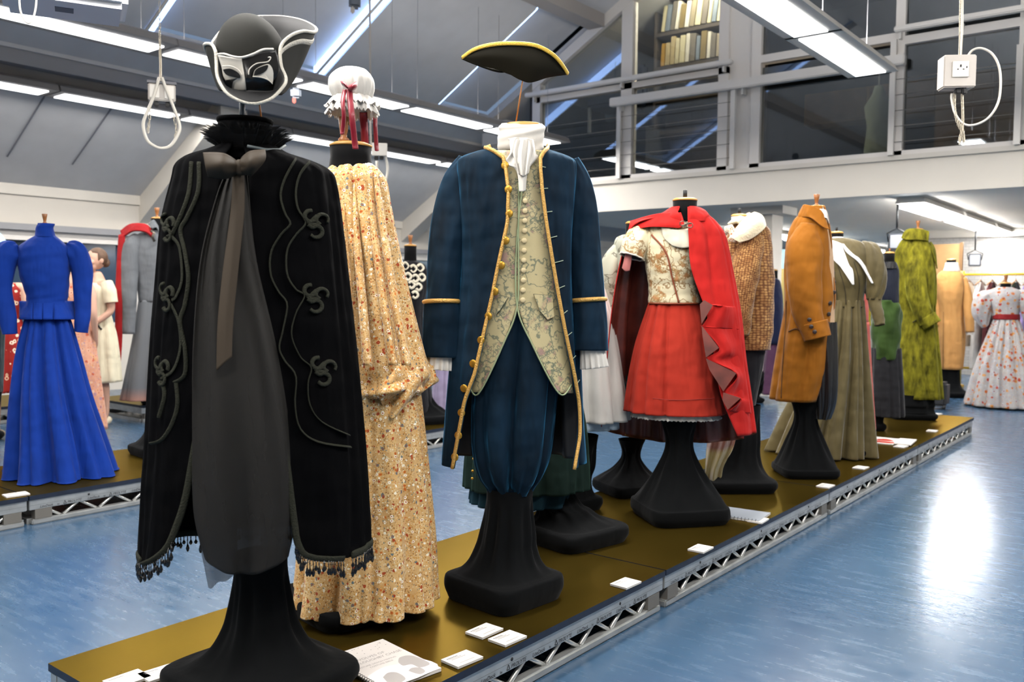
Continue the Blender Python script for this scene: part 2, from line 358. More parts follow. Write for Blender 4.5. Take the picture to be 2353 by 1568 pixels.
# ================================================================== LIGHTS
diff = mat('light_diffuser', '#ffffff', .5, emit=3.2); diff2 = mat('batten_diffuser', '#ffffff', .5, emit=32)
housing = mat('light_housing', '#c9c4bb', .45)
housing2 = mat('light_housing_grey', '#827e7c', .5)
def light_row(x, z, ys, length, wd, hw, label, power, gap=.07, hang=0., up=.07, hm=None, group=None):
    ln = len(ys)
    for i, y in enumerate(ys):
        t = thing('ceiling_light', (x, y, z), label[i] if isinstance(label, list) else label, 'ceiling light', group=group)
        bm = bmesh.new(); H = length/2+gap
        prism(bm, [(-hw, -H, .0), (hw, -H, .0), (hw*.86, -H, .06), (hw*.45, -H, .10), (-hw*.45, -H, .10), (-hw*.86, -H, .06)], (0, 2*H, 0))
        bmesh.ops.recalc_face_normals(bm, faces=bm.faces); obj('housing', bm, hm or housing, t)
        boxo('diffuser', (-wd/2, wd/2, -length/2, length/2, -.012 if z > 3 else -.05, .004), diff if z > 3 else diff2, t)
        if hang:
            for yy in (-length*.4, length*.4): tubeo('suspension_wire', [(0, yy, .1), (0, yy, hang)], .003, greybeam, t, S=5)
        ld = bpy.data.lights.new('panel_light', 'AREA'); ld.shape = 'RECTANGLE'; ld.size = wd; ld.size_y = length; ld.energy = power; ld.color = (1, .965, .92)
        lo = bpy.data.objects.new('light_source', ld); COL.objects.link(lo); lo.parent = t; lo.location = (0, 0, -.02 if z > 3 else -.06)
        if hang > 1:
            l2 = bpy.data.lights.new('added_up_fill', 'AREA'); l2.shape = 'RECTANGLE'; l2.size = wd; l2.size_y = length; l2.energy = power*up; l2.color = (1, .97, .94)  # added upward fill that brightens the roof and gallery frames
            lo = bpy.data.objects.new('light_source', l2); COL.objects.link(lo); lo.parent = t; lo.location = (0, 0, .115); lo.rotation_euler = (PI, 0, 0)
L1 = 1.42
PW = 46
ys = [7.2-.06-L1/2 - i*(L1+.1) for i in range(8)]
light_row(.215, 3.3, ys[:6], L1, .26, .22, ['long white ceiling panel light ending before the gallery window', 'white ceiling panel light, second from the gallery, cut by the top edge'] + ['white ceiling panel light in the row above the stage, out past the top edge']*4, PW*1.35, hang=1.5, up=.6, group='panel lights over the aisle')
def rowy(pxs, z): return [onz(u, v, z).y for u, v in pxs]
g1 = rowy([(130, 97), (405, 143), (680, 190), (936, 240)], 3.3)
seams1 = rowy([(367, 118), (700, 188), (950, 245)], 3.3)
# row over the near left bay (joints measured at 367, 700 and 950 px)
d1 = (seams1[2]-seams1[0])/2
r1 = [seams1[0]-d1*.5 + d1*i for i in range(-2, 5)]
light_row(-4.28, 3.3, r1, d1-.13, .25, .24, ['bright panel light in the upper hanging row at the left edge'] + ['panel light number %s along the upper hanging row at the left' % q for q in ('two', 'three', 'four', 'five', 'six', 'seven')], PW*.9, hang=1.4, hm=housing2, group='panel lights of the upper left row')
seams2 = rowy([(122, 210), (432, 262), (680, 300), (878, 338)], 3.3)
d2 = (seams2[3]-seams2[0])/3
r2 = [seams2[0]-d2*.5 + d2*i for i in range(-1, 6)]
light_row(-6.66, 3.28, r2, d2-.16, .24, .2, ['panel light number %s along the lower hanging row at the left' % q for q in ('one', 'two', 'three', 'four', 'five', 'six', 'seven')], PW*.48, hang=.13, hm=housing2, group='panel lights of the lower left row')
light_row(2.9, 3.3, [-4.4, -1.6, 1.2, 4.0, 6.8], 2.2, .3, .2, 'added white fill panel light, unseen beyond the right edge', PW*1.7, hang=1.5, up=.6, group='added fill panel lights beyond the right edge')  # unseen row added as fill for the gallery side
light_row(-1.9, 3.3, [-5.0, -3.0], 1.6, .3, .2, 'added white fill panel light, unseen behind the viewer', PW*1.2, hang=1.5, group='added fill panel lights behind the viewer')  # unseen pair added for ambient fill
# fluorescent battens under the gallery
bl = [10.55, 12.75, 14.95, 17.15, 19.3]
light_row(-.02, 2.36, bl, 1.9, .26, .16, ['%s fluorescent batten from the front under the gallery' % q for q in ('first', 'second', 'third', 'fourth', 'fifth')], 5, group='battens under the gallery')
light_row(-3.3, 2.36, [13.3, 15.5, 19], 1.9, .26, .16, ['fluorescent batten seen between the knitted jacket and the brown coat', 'second batten of the far row under the gallery', 'short far batten seen above the navy jacket'], 7, group='far battens under the gallery')
light_row(3.3, 2.36, [11, 14, 17], 1.9, .26, .16, 'fluorescent batten past the right edge under the gallery', 7, group='battens past the right edge')
ld = bpy.data.lights.new('gallery_fill_lamp', 'AREA'); ld.energy = 110; ld.size = 1.0; ld.color = (1, .85, .65)  # lamp added so the books behind the glass show
t = thing('ceiling_light', (-2.7, 9.75, 5.5), 'added square fill lamp lighting the gallery books', 'ceiling light'); boxo('housing', (-.4, .4, -.4, .4, 0, .1), housing, t); lo = bpy.data.objects.new('light_source', ld); COL.objects.link(lo); lo.parent = t; lo.location = (0, 0, -.03)
# ================================================================== STAGE DECKS
s = NT('deck_top'); v = s.coord(); n = s.noise(v, 2.5, 5, .6); n2 = s.noise(v, 400, 2)
s.color(s.ramp(n.outputs[0], [(.3, '#5c4b1c'), (.7, '#665422')])); s.set(.3, .85, .5); s.b.inputs['Specular Tint'].default_value = (.75, .6, .24, 1)
s.link(s.ramp(n.outputs[0], [(.3, .27), (.7, .31)]), s.b.inputs['Roughness'])
s.bump(n2.outputs[0], .025, .001); deck_top = s.m
deck_edge = mat('deck_edge', '#0f1a2c', .5, var=.3, vscale=20)
alu = mat('deck_aluminium', '#b9bab8', .38, .75, var=.12, vscale=14)
alu2 = mat('brace_aluminium', '#c8c8c4', .3, .8)
ink = mat('ink', '#15161a', .7)
def deck(loc, label, group, letter):
    t = thing('stage_deck', loc, label, 'stage deck', group=group)
    bm = bmesh.new(); box(bm, .003, .997, .004, 1.996, .141, .1645)
    b = obj('board', bm, [deck_edge, deck_top], t)
    for p in b.data.polygons:
        if p.normal.z > .9: p.material_index = 1
    for x0, x1 in ((.012, .052), (.948, .988)):
        boxo('top_chord', (x0, x1, .006, 1.994, .083, .1405), alu, t, bev=.003)
        boxo('bottom_chord', (x0, x1, .02, 1.98, .0, .030), alu, t, bev=.006)
    for y0, y1 in ((.008, .048), (1.952, 1.992)):
        boxo('end_chord', (.053, .947, y0, y1, .083, .1405), alu, t); boxo('end_chord', (.053, .947, y0, y1, 0, .03), alu, t)
    for x in (.03, .97):
        for y in (.08, 1.92): boxo('corner_tube', (x-.028 if x > .5 else x-.02, x+.018 if x > .5 else x+.028, y-.045, y+.045, .03, .083), mat('corner_grey', '#77736c', .5, .5), t)
    src = None; nV = 9; st = 1.84/nV
    for x in (.032, .968):
        for i in range(nV):
            for k in (0, 1):
                y = .08+i*st; a = (0, y+st*.04, .084) if k == 0 else (0, y+st*.96, .084); bb = (0, y+st*.47, .029) if k == 0 else (0, y+st*.56, .029)
                A = Vector(a); B = Vector(bb)
                if src is None: src = tubeo('brace', [(0, 0, -.034), (0, 0, .034)], .0085, alu2, t, S=7); o = src
                else: o = inst(src, t, name='brace')
                d = A-B; o.location = (x, (A.y+B.y)/2, (A.z+B.z)/2); o.rotation_euler = d.to_track_quat('Z', 'Y').to_euler(); o.scale = (1, 1, d.length/.068)
    for y in (.33, 1.0, 1.66):
        for x in (.9885, .0115): latheo('bolt_hole', [(.006, -.0006), (.006, .0006)], ink, t, 12).matrix_local = Matrix.Translation((x, y, .118)) @ Matrix.Rotation(PI/2, 4, 'Y')
    for x in (.9884, ): boxo('groove_line', (x, x+.0004, .01, 1.99, .1085, .1095), mat('groove', '#6e706e', .6), t)
    if letter:
        me = LET
        for i in range(letter):
            o = bpy.data.objects.new('lettering', me); COL.objects.link(o); o.parent = t; o['kind'] = 'stuff'; o.location = (.9889, .06+i*.262, .0895); o.rotation_euler = (PI/2, 0, PI/2)
    return t
def build_letters():
    bm = bmesh.new(); x = 0
    for body, size, shear in (('LiteDeck', .019, .25), ('by', .013, 0), ('PROLYTE', .019, .25)):
        me = textmesh(body, size, shear); wd = max(q.co.x for q in me.vertices); tmp = bmesh.new(); tmp.from_mesh(me)
        if body == 'PROLYTE':
            for a, b in (((0, 0), (.008, .017)), ((.008, .017), (.016, 0)), ((.016, 0), (0, 0))):
                p, q = Vector((a[0]+x, a[1], 0)), Vector((b[0]+x, b[1], 0)); d = (q-p).normalized(); nn = Vector((-d.y, d.x, 0))*.0013
                bm.faces.new([bm.verts.new(z) for z in (p-nn, q-nn, q+nn, p+nn)])
            x += .021
        for q in tmp.verts: q.co.x += x
        m2 = bpy.data.meshes.new('x'); tmp.to_mesh(m2); tmp.free(); bm.from_mesh(m2); x += wd+.022
    me = bpy.data.meshes.new('lettering'); bm.to_mesh(me); bm.free(); me.materials.append(ink); return me
LET = build_letters()
for i, lab in enumerate(('nearest deck of the main row, ochre board on a lettered silver truss', 'second deck of the main row, under the red cape costume', 'third deck of the main row, under the brown coat costume', 'farthest deck of the main row, under the lime velvet coat')):
    deck((0, 2*i, 0), lab, 'decks of the main row', 7)
for i, lab in enumerate(('deck of the left row cut off by the left edge', 'deck under the bright blue riding dress', 'deck of the left row behind the black cape', 'deck of the left row seen between the floral gown and the blue coat', 'last deck of the left row, hidden behind the blue coat')):
    deck((-3.28, -1.08+2*i, 0), lab, 'decks of the left row', 4 if i < 3 else 0)
deck((-6.42, 3.3, 0), 'small far deck under the grey dress with the red sash', 'decks near the windows', 0)
deck((-7.3, .9, 0), 'far deck by the windows behind the blue riding dress', 'decks near the windows', 0)

# ---- caption cards and booklets lying on the decks
card_m = mat('card_white', '#cfcbc5', .5); grey_ink = mat('grey_ink', '#8b8785', .8); core = mat('foam_core', '#c3bfba', .8)
def card(loc, label, rot=.0, big=1., lines=4):
    t = thing('caption_card', loc, label, 'caption card', rotz=rot, group='white caption cards on the decks')
    a, b = .0525*big, .0375*big
    boxo('foam_core', (-b, b, -a, a, .001, .0065), core, t); boxo('card_face', (-b-.0005, b+.0005, -a-.0005, a+.0005, .0065, .0085), card_m, t)
    for i, (y0, y1, x) in enumerate(((-.042, .002, -.024), (-.038, .012, -.017), (-.034, .022, -.010))[:max(1, lines-1)]): boxo('print_line', (x*big-.0012, x*big+.0012, y0*big, y1*big, .0085, .0087), ink if i == 0 else grey_ink, t)
    boxo('print_line', (.021*big, .0228*big, -.03*big, .03*big, .0085, .0087), grey_ink, t)
    return t
Dk = lambda u, v: tuple(onz(u, v, HD))
for (u, v), lab, big in (((370, 1551), 'white caption card at the left of the black cape stand', 1), ((292, 1566), 'white caption card cut by the bottom edge', 1), ((1062, 1519), 'white caption card beside the spiral booklet', 1), ((1113, 1454), 'upper one of two caption cards side by side below the blue coat', 1), ((1166, 1471), 'lower one of two caption cards side by side below the blue coat', 1),
        ((1438, 1344), 'white caption card near the joint of the first two decks', 1), ((1352, 1154), 'caption card on the back edge behind the blue coat stand', 1), ((1610, 1264), 'white caption card in front of the red cape stand', 1), ((1742, 1198), 'white caption card next to the small spiral notebook', 1), ((1897, 1119), 'caption card in front of the brown coat stand', 1), ((1978, 1077), 'caption card in front of the olive gown', 1), ((2070, 1028), 'caption card beside the red and white leaflet', 1), ((2142, 992), 'caption card in front of the lime velvet coat', 1), ((2152, 953), 'farthest caption card at the end of the main row', 1), ((37, 1139), 'caption card at the hem of the blue riding dress', 1.1)):
    card(Dk(u, v), lab, random.uniform(-.12, .06), big)
def booklet(pts, label, name='spiral_booklet', kind=0):
    c = sum((Vector(p) for p in pts), Vector())/4; X = (Vector(pts[1])-Vector(pts[0])); ang = math.atan2(X.y, X.x); wd = X.length; h = (Vector(pts[3])-Vector(pts[0])).length
    t = thing(name, c, label, 'booklet', rotz=ang)
    boxo('pages', (-wd/2+.004, wd/2-.002, -h/2, h/2, .001, .012), card_m, t); boxo('front_cover', (-wd/2, wd/2, -h/2, h/2, .012, .0135), mat('cover_%d' % kind, ['#cfcac6', '#aeb3bb', '#d9cfca'][kind], .35), t)
    return t, wd, h
# spiral booklet (A4, binding on its left long side as seen by the viewer)
p0 = Vector((.628, .543, HD)); d1 = Vector((.14, .99, 0)).normalized(); d2 = Vector((.99, -.14, 0))
t = thing('spiral_booklet', p0+d1*.105+d2*.148, 'wire-bound booklet with printed grey cover beside the black cape stand', 'booklet', rotz=math.atan2(d2.y, d2.x))
# local x runs down the page (away from title top), local y across the page
boxo('pages', (-.146, .148, -.098, .105, .001, .010), card_m, t); boxo('front_cover', (-.1485, .1485, -.105, .105, .010, .0112), mat('cover_0', '#cfcac6', .3), t)
me = None
for body, x, y, sz in (('WOLVES OF', -.055, -.055, .019), ('WILLOUGHBY CHASE', -.032, -.09, .019), ('COSTUME DESIGN MAKING', -.006, -.088, .0115), ('COSTUME BIBLE', .010, -.05, .0115)):
    me = textmesh(body, sz); me.materials.append(grey_ink); o = bpy.data.objects.new('cover_title', me); COL.objects.link(o); o.parent = t; o.location = (x, y, .0114); o.rotation_euler = (0, 0, PI/2)
random.seed(9)
dot = latheo('snow_dot', [(.0016, 0), (.0016, .0003)], grey_ink, t, 8, (0, 0, 0)); dot.location = (-.13, .08, .0113)
for i in range(22): inst(dot, t, (random.uniform(-.14, -.07), random.uniform(-.09, .1), .0113), name='snow_dot')
def blob(name, pts, m, z, par):
    bm = bmesh.new(); f = [bm.verts.new((x, y, z)) for x, y in cr(pts+[pts[0]], 28)[:-1]]; bm.faces.new(f); o = obj(name, bm, m, par)
    if o.data.polygons[0].normal.z < 0: o.data.flip_normals()
    return o
pale = mat('cover_pale', '#dedada', .4); midg = mat('cover_mid', '#a29e9c', .4)
blob('cover_snow', [(.05, -.09), (.03, -.02), (.045, .04), (.03, .09), (.14, .1), (.144, -.1)], pale, .0114, t)
blob('cover_house', [(.03, .035), (.005, .06), (.02, .095), (.10, .1), (.105, .06), (.07, .055), (.06, .03)], midg, .0115, t)
blob('cover_wolf', [(.085, -.06), (.07, -.03), (.09, -.01), (.14, -.02), (.142, -.07)], midg, .0115, t); blob('cover_wolf', [(.10, .02), (.09, .04), (.105, .06), (.135, .055), (.14, .03)], midg, .0115, t)
loop = bmesh.new(); tube(loop, [(0, .0, .0), (0, -.004, .008), (0, .002, .0155), (0, .009, .0125)], .0012, 5); lp = obj('binding_wire', loop, mat('dark_wire', '#3a3a3c', .35, .8), t, True); lp.location = (-.14, -.107, .002)
for i in range(1, 26): inst(lp, t, (-.14+i*.0112, -.107, .002), name='binding_wire')
# grey notebook by the red cape, leaflet by the olive gown
a = [Dk(*p) for p in ((1640, 1165), (1737, 1183), (1697, 1204), (1625, 1190))]; cc = sum((Vector(p) for p in a), Vector())/4
t = thing('spiral_notebook', cc+Vector((.05, .04, 0)), 'small grey-covered spiral notebook behind the red cape stand', 'notebook', rotz=.1)
boxo('pages', (-.12, .12, -.1, .1, .001, .010), card_m, t); boxo('cover', (-.121, .121, -.101, .101, .010, .0115), mat('cover_1', '#8e949c', .3), t)
lp2 = inst(lp, t, (-.11, -.104, .002), (0, 0, 0), name='binding_wire')
for i in range(1, 13): inst(lp, t, (-.11+i*.018, -.104, .002), name='binding_wire')
cc = Vector(Dk(2045, 1016))
t = thing('open_leaflet', cc, 'red and white printed leaflet open beside the olive gown hem', 'leaflet', rotz=.1)
boxo('page', (-.13, .05, -.16, .16, .001, .008), card_m, t); boxo('page', (.05, .17, -.15, .15, .008, .016), card_m, t)
redp = mat('red_print', '#b5321f', .5); blob('printed_picture', [(-.11, -.12), (-.11, -.05), (.03, -.05), (.03, -.12)], redp, .0083, t); blob('printed_picture', [(-.08, -.03), (-.10, .03), (-.05, .08), (0, .05), (.02, -.01)], redp, .0083, t)

# ================================================================== COSTUME KIT
def fold(k, a0, a1, seed=0, sharp=0):
    rd = random.Random(seed); ph = [rd.uniform(0, 6.28) for _ in range(6)]
    def f(th, t):
        a = a0+(a1-a0)*t
        s1 = math.sin(k*th+ph[0]+.7*math.sin(2.3*t+ph[1])); s2 = math.sin(round(k*1.7)*th+ph[2]-1.1*t)
        x = .35*s1-1.3*max(0, -s1)**4+.15*s2-.5*max(0, -s2)**4+.25*math.sin(round(k*.55)*th+ph[3]+.8*t)     # broad ridges, narrow deep valleys
        return a*x
    return f
def wrinkle(a, seed=0, kz=7):
    rd = random.Random(seed); ph = [rd.uniform(0, 6.28) for _ in range(6)]
    return lambda th, t: a*(math.sin(kz*t*6.28+2*th+ph[0])*math.sin(3*th+ph[1]+4*t)+.5*math.sin(kz*1.9*t*6.28-3*th+ph[2]))
def gridmesh(name, rows, m, parent, uv=True, closed=False, solid=0, lining=None, smooth=True):
    me = bpy.data.meshes.new(name); R = len(rows); Cn = len(rows[0]); vs = [tuple(p) for r in rows for p in r]; fs = []
    CC = Cn if closed else Cn-1
    for i in range(R-1):
        for j in range(CC): k = (j+1) % Cn; fs.append((i*Cn+j, (i+1)*Cn+j, (i+1)*Cn+k, i*Cn+k))
    me.from_pydata(vs, [], fs)
    if uv:
        ul = me.uv_layers.new(name='uv'); q = 0
        for i in range(R-1):
            for j in range(CC):
                for (a, b) in ((j, i), (j, i+1), (j+1, i+1), (j+1, i)): ul.data[q].uv = (a/CC, b/(R-1)); q += 1
    if smooth:
        for p in me.polygons: p.use_smooth = True
    me.materials.append(m)
    if lining: me.materials.append(lining)
    o = bpy.data.objects.new(name, me); COL.objects.link(o); o.parent = parent
    if solid:
        md = o.modifiers.new('thickness', 'SOLIDIFY'); md.thickness = solid; md.offset = -1; md.use_even_offset = False
        if lining: md.material_offset = 1
    return o
class Fig:
    def __init__(s, x, y, label, name='costume_on_stand', cat='costume', z=HD):
        s.o = Vector((x, y, z)); d = Vector((x-CAM.x, y-CAM.y, 0)).normalized(); s.ny = d; s.nx = Vector((d.y, -d.x, 0))
        s.rot = math.atan2(s.nx.y, s.nx.x); s.root = thing(name, s.o, label, cat, s.rot)
    def q(s, u, v, y=0):
        d = ray(u, v); P0 = s.o+s.ny*y; t = (P0-CAM).dot(s.ny)/d.dot(s.ny); P = CAM+d*t-s.o
        return P.dot(s.nx), P.z
    def p3(s, u, v, y=0): a, z = s.q(u, v, y); return Vector((a, y, z))
    def px(s, n): return n*(s.o-CAM).dot(_fw)/FPX
    def rings(s, rows, cy=0):
        out = []
        for r in rows:
            v, a, b, ry = r[:4]; y = r[4] if len(r) > 4 else cy; l = s.q(a, v, y); q = s.q(b, v, y)
            out.append(((l[1]+q[1])/2, (l[0]+q[0])/2, y, (q[0]-l[0])/2, ry))
        return out
    def loft(s, name, rows, m, S=96, N=48, fo=None, edges=None, parent=None, solid=.003, lining=None, cap=False, hem=None, tilt=0, raw=False, n=2.2, cy=0):
        R = cr(rows if raw else s.rings(rows, cy), N)
        ed = cr([e for e in edges], N) if edges else None
        out = []
        for i, (z, cx, cyy, rx, ry) in enumerate(R):
            t = i/(N-1); row = []; rx = max(rx, .003); ry = max(ry, .003)
            if ed:
                xl, xr = ed[i]; a = -math.acos(max(-.999, min(.999, (xr-cx)/rx))); b = 2*PI-math.acos(max(-.999, min(.999, (xl-cx)/rx)))
            for j in range(S if not ed else S+1):
                th = (a+(b-a)*j/S) if ed else 2*PI*j/S
                c, sn = math.cos(th), math.sin(th); k = (abs(c)**n+abs(sn)**n)**(-1/n); d = fo(th, t) if fo else 0
                if ed: d *= min(1, 6*min(j, S-j)/S)
                row.append((cx+c*k*(rx+d), cyy+sn*k*(ry+d), max(.004+.004*t, z+(hem(th)*t**6 if hem else 0)+tilt*sn*(1-t))))
            out.append(row)
        o = gridmesh(name, out, m, parent or s.root, closed=not ed, solid=solid, lining=lining)
        s.last = out; s.R = R
        if cap: 
            me = o.data; bm = bmesh.new(); bm.from_mesh(me); bm.faces.ensure_lookup_table(); bm.verts.ensure_lookup_table()
            bm.faces.new([bm.verts[j] for j in range(S)]); bm.to_mesh(me); bm.free()
        return o
    def front(s, R, x, z, off=.004):               # y of the front of an earlier loft at (x, z)
        for a, b in zip(R[:-1], R[1:]):
            if a[0] >= z >= b[0]:
                u = (a[0]-z)/max(1e-6, a[0]-b[0]); cx, cy, rx, ry = [a[i]+(b[i]-a[i])*u for i in range(1, 5)]
                return cy-ry*math.sqrt(max(0, 1-min(1, abs((x-cx)/rx))**2.2))**(2/2.2)-off
        a = R[0] if z > R[0][0] else R[-1]
        return a[2]-a[4]*math.sqrt(max(0, 1-min(1, abs((x-a[1])/a[3]))**2))-off
    def drape(s, R, pts, off=.004, n=40):           # pixel polyline laid on a loft's front
        out = []
        for u, v in cr(pts, n):
            x, z = s.q(u, v, -.1); y = s.front(R, x, z, off); x, z = s.q(u, v, y); y = s.front(R, x, z, off); out.append((x, y, z))
        return out
    def sleeve(s, name, path, m, S=40, N=30, fo=None, parent=None, solid=.003, lining=None, flat=.85):
        P = cr([tuple(s.p3(u, v, y))+(s.px(r),) for u, v, y, r in path], N); out = []
        for i, p in enumerate(P):
            c = Vector(p[:3]); t = (Vector(P[min(i+1, N-1)][:3])-Vector(P[max(i-1, 0)][:3])).normalized(); a = Vector((1, 0, 0)); a = (a-t*a.dot(t)).normalized(); b = a.cross(t)
            row = []
            for j in range(S):
                th = 2*PI*j/S; r = p[3]+(fo(th, i/(N-1)) if fo else 0); row.append(c+a*(math.cos(th)*r)+b*(math.sin(th)*r*flat))
            out.append(row)
        s.last = out
        return gridmesh(name, out, m, parent or s.root, closed=True, solid=solid, lining=lining)
    def sheet(s, name, rows, m, N=30, M=20, wave=None, parent=None, solid=.003, lining=None):
        # rows: list of rows; every row a list of (u, v, y)
        g = [cr([tuple(s.p3(*p)) for p in r], M) for r in rows]; cols = [cr([g[i][j] for i in range(len(g))], N) for j in range(M)]
        out = [[list(cols[j][i]) for j in range(M)] for i in range(N)]
        if wave:
            for i in range(N):
                for j in range(M): out[i][j][1] += wave(j/(M-1), i/(N-1))
        s.last = out
        return gridmesh(name, out, m, parent or s.root, solid=solid, lining=lining)
    def cord(s, name, pts, r, m, parent=None, S=6, flat=1.): return tubeo(name, pts, r, m, parent or s.root, S, flat)
    def stand(s, vtop, uc, wpx, half, rot=.78, plate=.07, cone=0., fk=9, seed=1, cx=0, cy=0, vwaist=None, zt=None):
        x, z = s.q(uc, vtop); r = s.px(wpx)/2; z = zt or z; wx = cx
        if cone > .5:
            n_ = r*.62; prof = [(z, x, r, 2), (z*.86, x+(wx-x)*.2, r*.78, 2), (z*.74, x+(wx-x)*.3, n_, 2.1), (z*.62, x+(wx-x)*.4, n_*1.08, 2.2), (z*.45, x+(wx-x)*.6, n_+(half-n_)*.33, 2.5), (plate+(z-plate)*.16, wx, n_+(half-n_)*.70, 3.2), (plate+.012, wx, half*.95, 5), (plate, wx, half, 6), (plate*.45, wx, half*1.0, 7), (plate*.15, wx, half*.95, 7), (.001, wx, half*.92, 7)]
        else:
            prof = [(z, x, r, 2), (z*.8, x+(wx-x)*.15, r, 2), (z*.58, x+(wx-x)*.4, r+.010, 2.1), (plate+(z-plate)*.34, x+(wx-x)*.65, r+(half-r)*.16, 2.3), (plate+(z-plate)*.17, x+(wx-x)*.85, r+(half-r)*.38, 2.6), (plate+(z-plate)*.06, wx, r+(half-r)*.68, 3.4), (plate+.010, wx, half*.93, 5), (plate, wx, half, 6), (plate*.55, wx, half*1.0, 7), (plate*.2, wx, half*.95, 7), (.001, wx, half*.92, 7)]
        R = cr(prof, 60); rd = random.Random(seed); ph = rd.uniform(0, 6); out = []
        for i, (zz, xx, rr, nn) in enumerate(R):
            row = []; h = max(0, min(1, (zz-plate)/max(.01, z-plate)))
            for j in range(80):
                th = 2*PI*j/80; c, sn = math.cos(th-rot), math.sin(th-rot); k = (abs(c)**nn+abs(sn)**nn)**(-1/nn)
                am = .010*math.sin(PI*min(1, h*1.15))**.7 if h > 0 else 0
                d = am*(.7*math.sin(fk*th+ph)+.45*math.sin((fk+4)*th+1.3*ph+2*h)); row.append((xx+(rr*k+d)*math.cos(th), cy+(rr*k+d)*math.sin(th), max(.001, zz)))
            out.append(row)
        return gridmesh('stand_cover', out, cloth('black_jersey', '#0c0d0e', .95, .12, sheen=.04, spec=.08, relf=.35), s.root, closed=True, solid=0)
    def neck(s, u, vtop, vbot, w, m=None, cap=True, knob=None, ry=.8, y=0, pole=True):
        x, z1 = s.q(u, vtop, y); _, z0 = s.q(u, vbot, y); r = s.px(w)/2
        bm = bmesh.new(); lathe(bm, [(r*1.18, z0-.03), (r*1.06, z0), (r*.98, (z0+z1)/2), (r, z1)], 28, (x, y, 0), ry); obj('neck', bm, m or cloth('black_calico', '#0d0d0e', .95, spec=.08, relf=.3), s.root, True)
        if cap: latheo('neck_cap', [(r*1.02, z1), (r*1.04, z1+.006), (r*.8, z1+.014), (r*.2, z1+.018)], mat('pale_wood', '#b98a45', .45, var=.15, vscale=20), s.root, 28, (x, y, 0), ry)
        if knob:
            h = s.px(knob); k = h*.26
            if knob > 0: latheo('finial', [(k*.8, z1+.012), (k*.9, z1+.012+h*.08), (k*.55, z1+.012+h*.17), (k*.5, z1+.012+h*.26), (k*.75, z1+.012+h*.6), (k*1.05, z1+.012+h*.98), (k*.95, z1+.012+h)], mat('turned_wood', '#8a5526', .4, var=.2, vscale=30), s.root, 18, (x, y, 0))
            else: latheo('metal_stub', [(-k, z1+.01), (-k, z1+.012-h), (-k*.8, z1+.014-h)], black, s.root, 12, (x, y, 0))
    def discs(s, name, pts, r, m, parent, off=0, R=None, n=(0, -1, 0)):
        o0 = None
        for u, v, y in pts:
            P = s.p3(u, v, y)
            if R is not None: P.y = s.front(R, P.x, P.z, off); P = s.p3(u, v, P.y)
            if o0 is None: o0 = latheo(name, [(r*.25, -.004), (r*.9, -.003), (r, 0), (r*.85, .0015), (r*.4, .0025)], m, parent, 14); o = o0
            else: o = inst(o0, parent, name=name)
            o.location = P; o.rotation_euler = Vector(n).to_track_quat('Z', 'Y').to_euler()
# ================================================================== PRINTED AND WOVEN CLOTHS
def printed(name, base, layers, rough=.75, stretch=(1, 1, 1), bump=0, basevar=None):
    s = NT(name); s.set(rough, 0, .25, .15); v = s.coord(scale=stretch)
    n = s.noise(v, 9, 4, .7); c = s.ramp(n.outputs[0], basevar) if basevar else s.mix(0., base, base)
    warp = s.node('ShaderNodeMix'); warp.data_type = 'VECTOR'; warp.inputs[0].default_value = .012
    nn = s.noise(v, 40, 2); s.link(v, warp.inputs[4]); s.link(nn.outputs['Color'], warp.inputs[5]); vw = warp.outputs[1]
    for (sc, rad, stops, ring, dens) in layers:
        vo = s.vor(vw, sc); sep = s.node('ShaderNodeSeparateColor'); s.link(vo.outputs['Color'], sep.inputs[0])
        col = s.ramp(sep.outputs[0], stops, 'CONSTANT'); mask = s.math('LESS_THAN', vo.outputs['Distance'], rad)
        if dens < 1: mask = s.math('MULTIPLY', mask, s.math('LESS_THAN', sep.outputs[1], dens))
        c = s.mix(mask, c, col)
        if ring: c = s.mix(s.math('MULTIPLY', s.math('LESS_THAN', vo.outputs['Distance'], rad*.45), mask), c, ring)
    s.color(c); relief(s, .8); MATS[name] = s.m; return s.m
def embroid(name, base, leaf, flower, sc=14, rough=.55, thr=.5, c3=None):
    # scrolling stems drawn as thin contour lines, with leaf and bloom clusters
    s = NT(name); s.set(rough, 0, .35, .15); v = s.coord(); n = s.noise(v, sc*.8, 3, .55); cl = s.noise(v, sc*.5, 2, .5); n3 = s.noise(v, sc*3.2, 3, .6); n4 = s.noise(v, sc*1.7, 3, .55)
    band = lambda f, c, w_: s.ramp(f, [(c-w_, 0.), (c-w_*.4, 1.), (c+w_*.4, 1.), (c+w_, 0.)])
    clus = s.ramp(cl.outputs[0], [(thr, 0.), (thr+.04, 1.)]); stem = band(n.outputs[0], .5, .022); vein = band(n3.outputs[0], .5, .05); leafm = s.ramp(n4.outputs[0], [(.52, 0.), (.56, 1.)])
    c = s.mix(s.math('MULTIPLY', clus, s.math('MULTIPLY', leafm, .75)), base, flower)
    c = s.mix(s.math('MULTIPLY', s.math('MULTIPLY', clus, vein), .8), c, leaf); c = s.mix(s.math('MULTIPLY', stem, .8), c, leaf)
    if c3: c = s.mix(s.math('MULTIPLY', clus, s.ramp(n4.outputs[0], [(.60, 0.), (.63, .8)])), c, c3)
    s.color(c); s.bump(vein, .1, .002); MATS[name] = s.m; return s.m
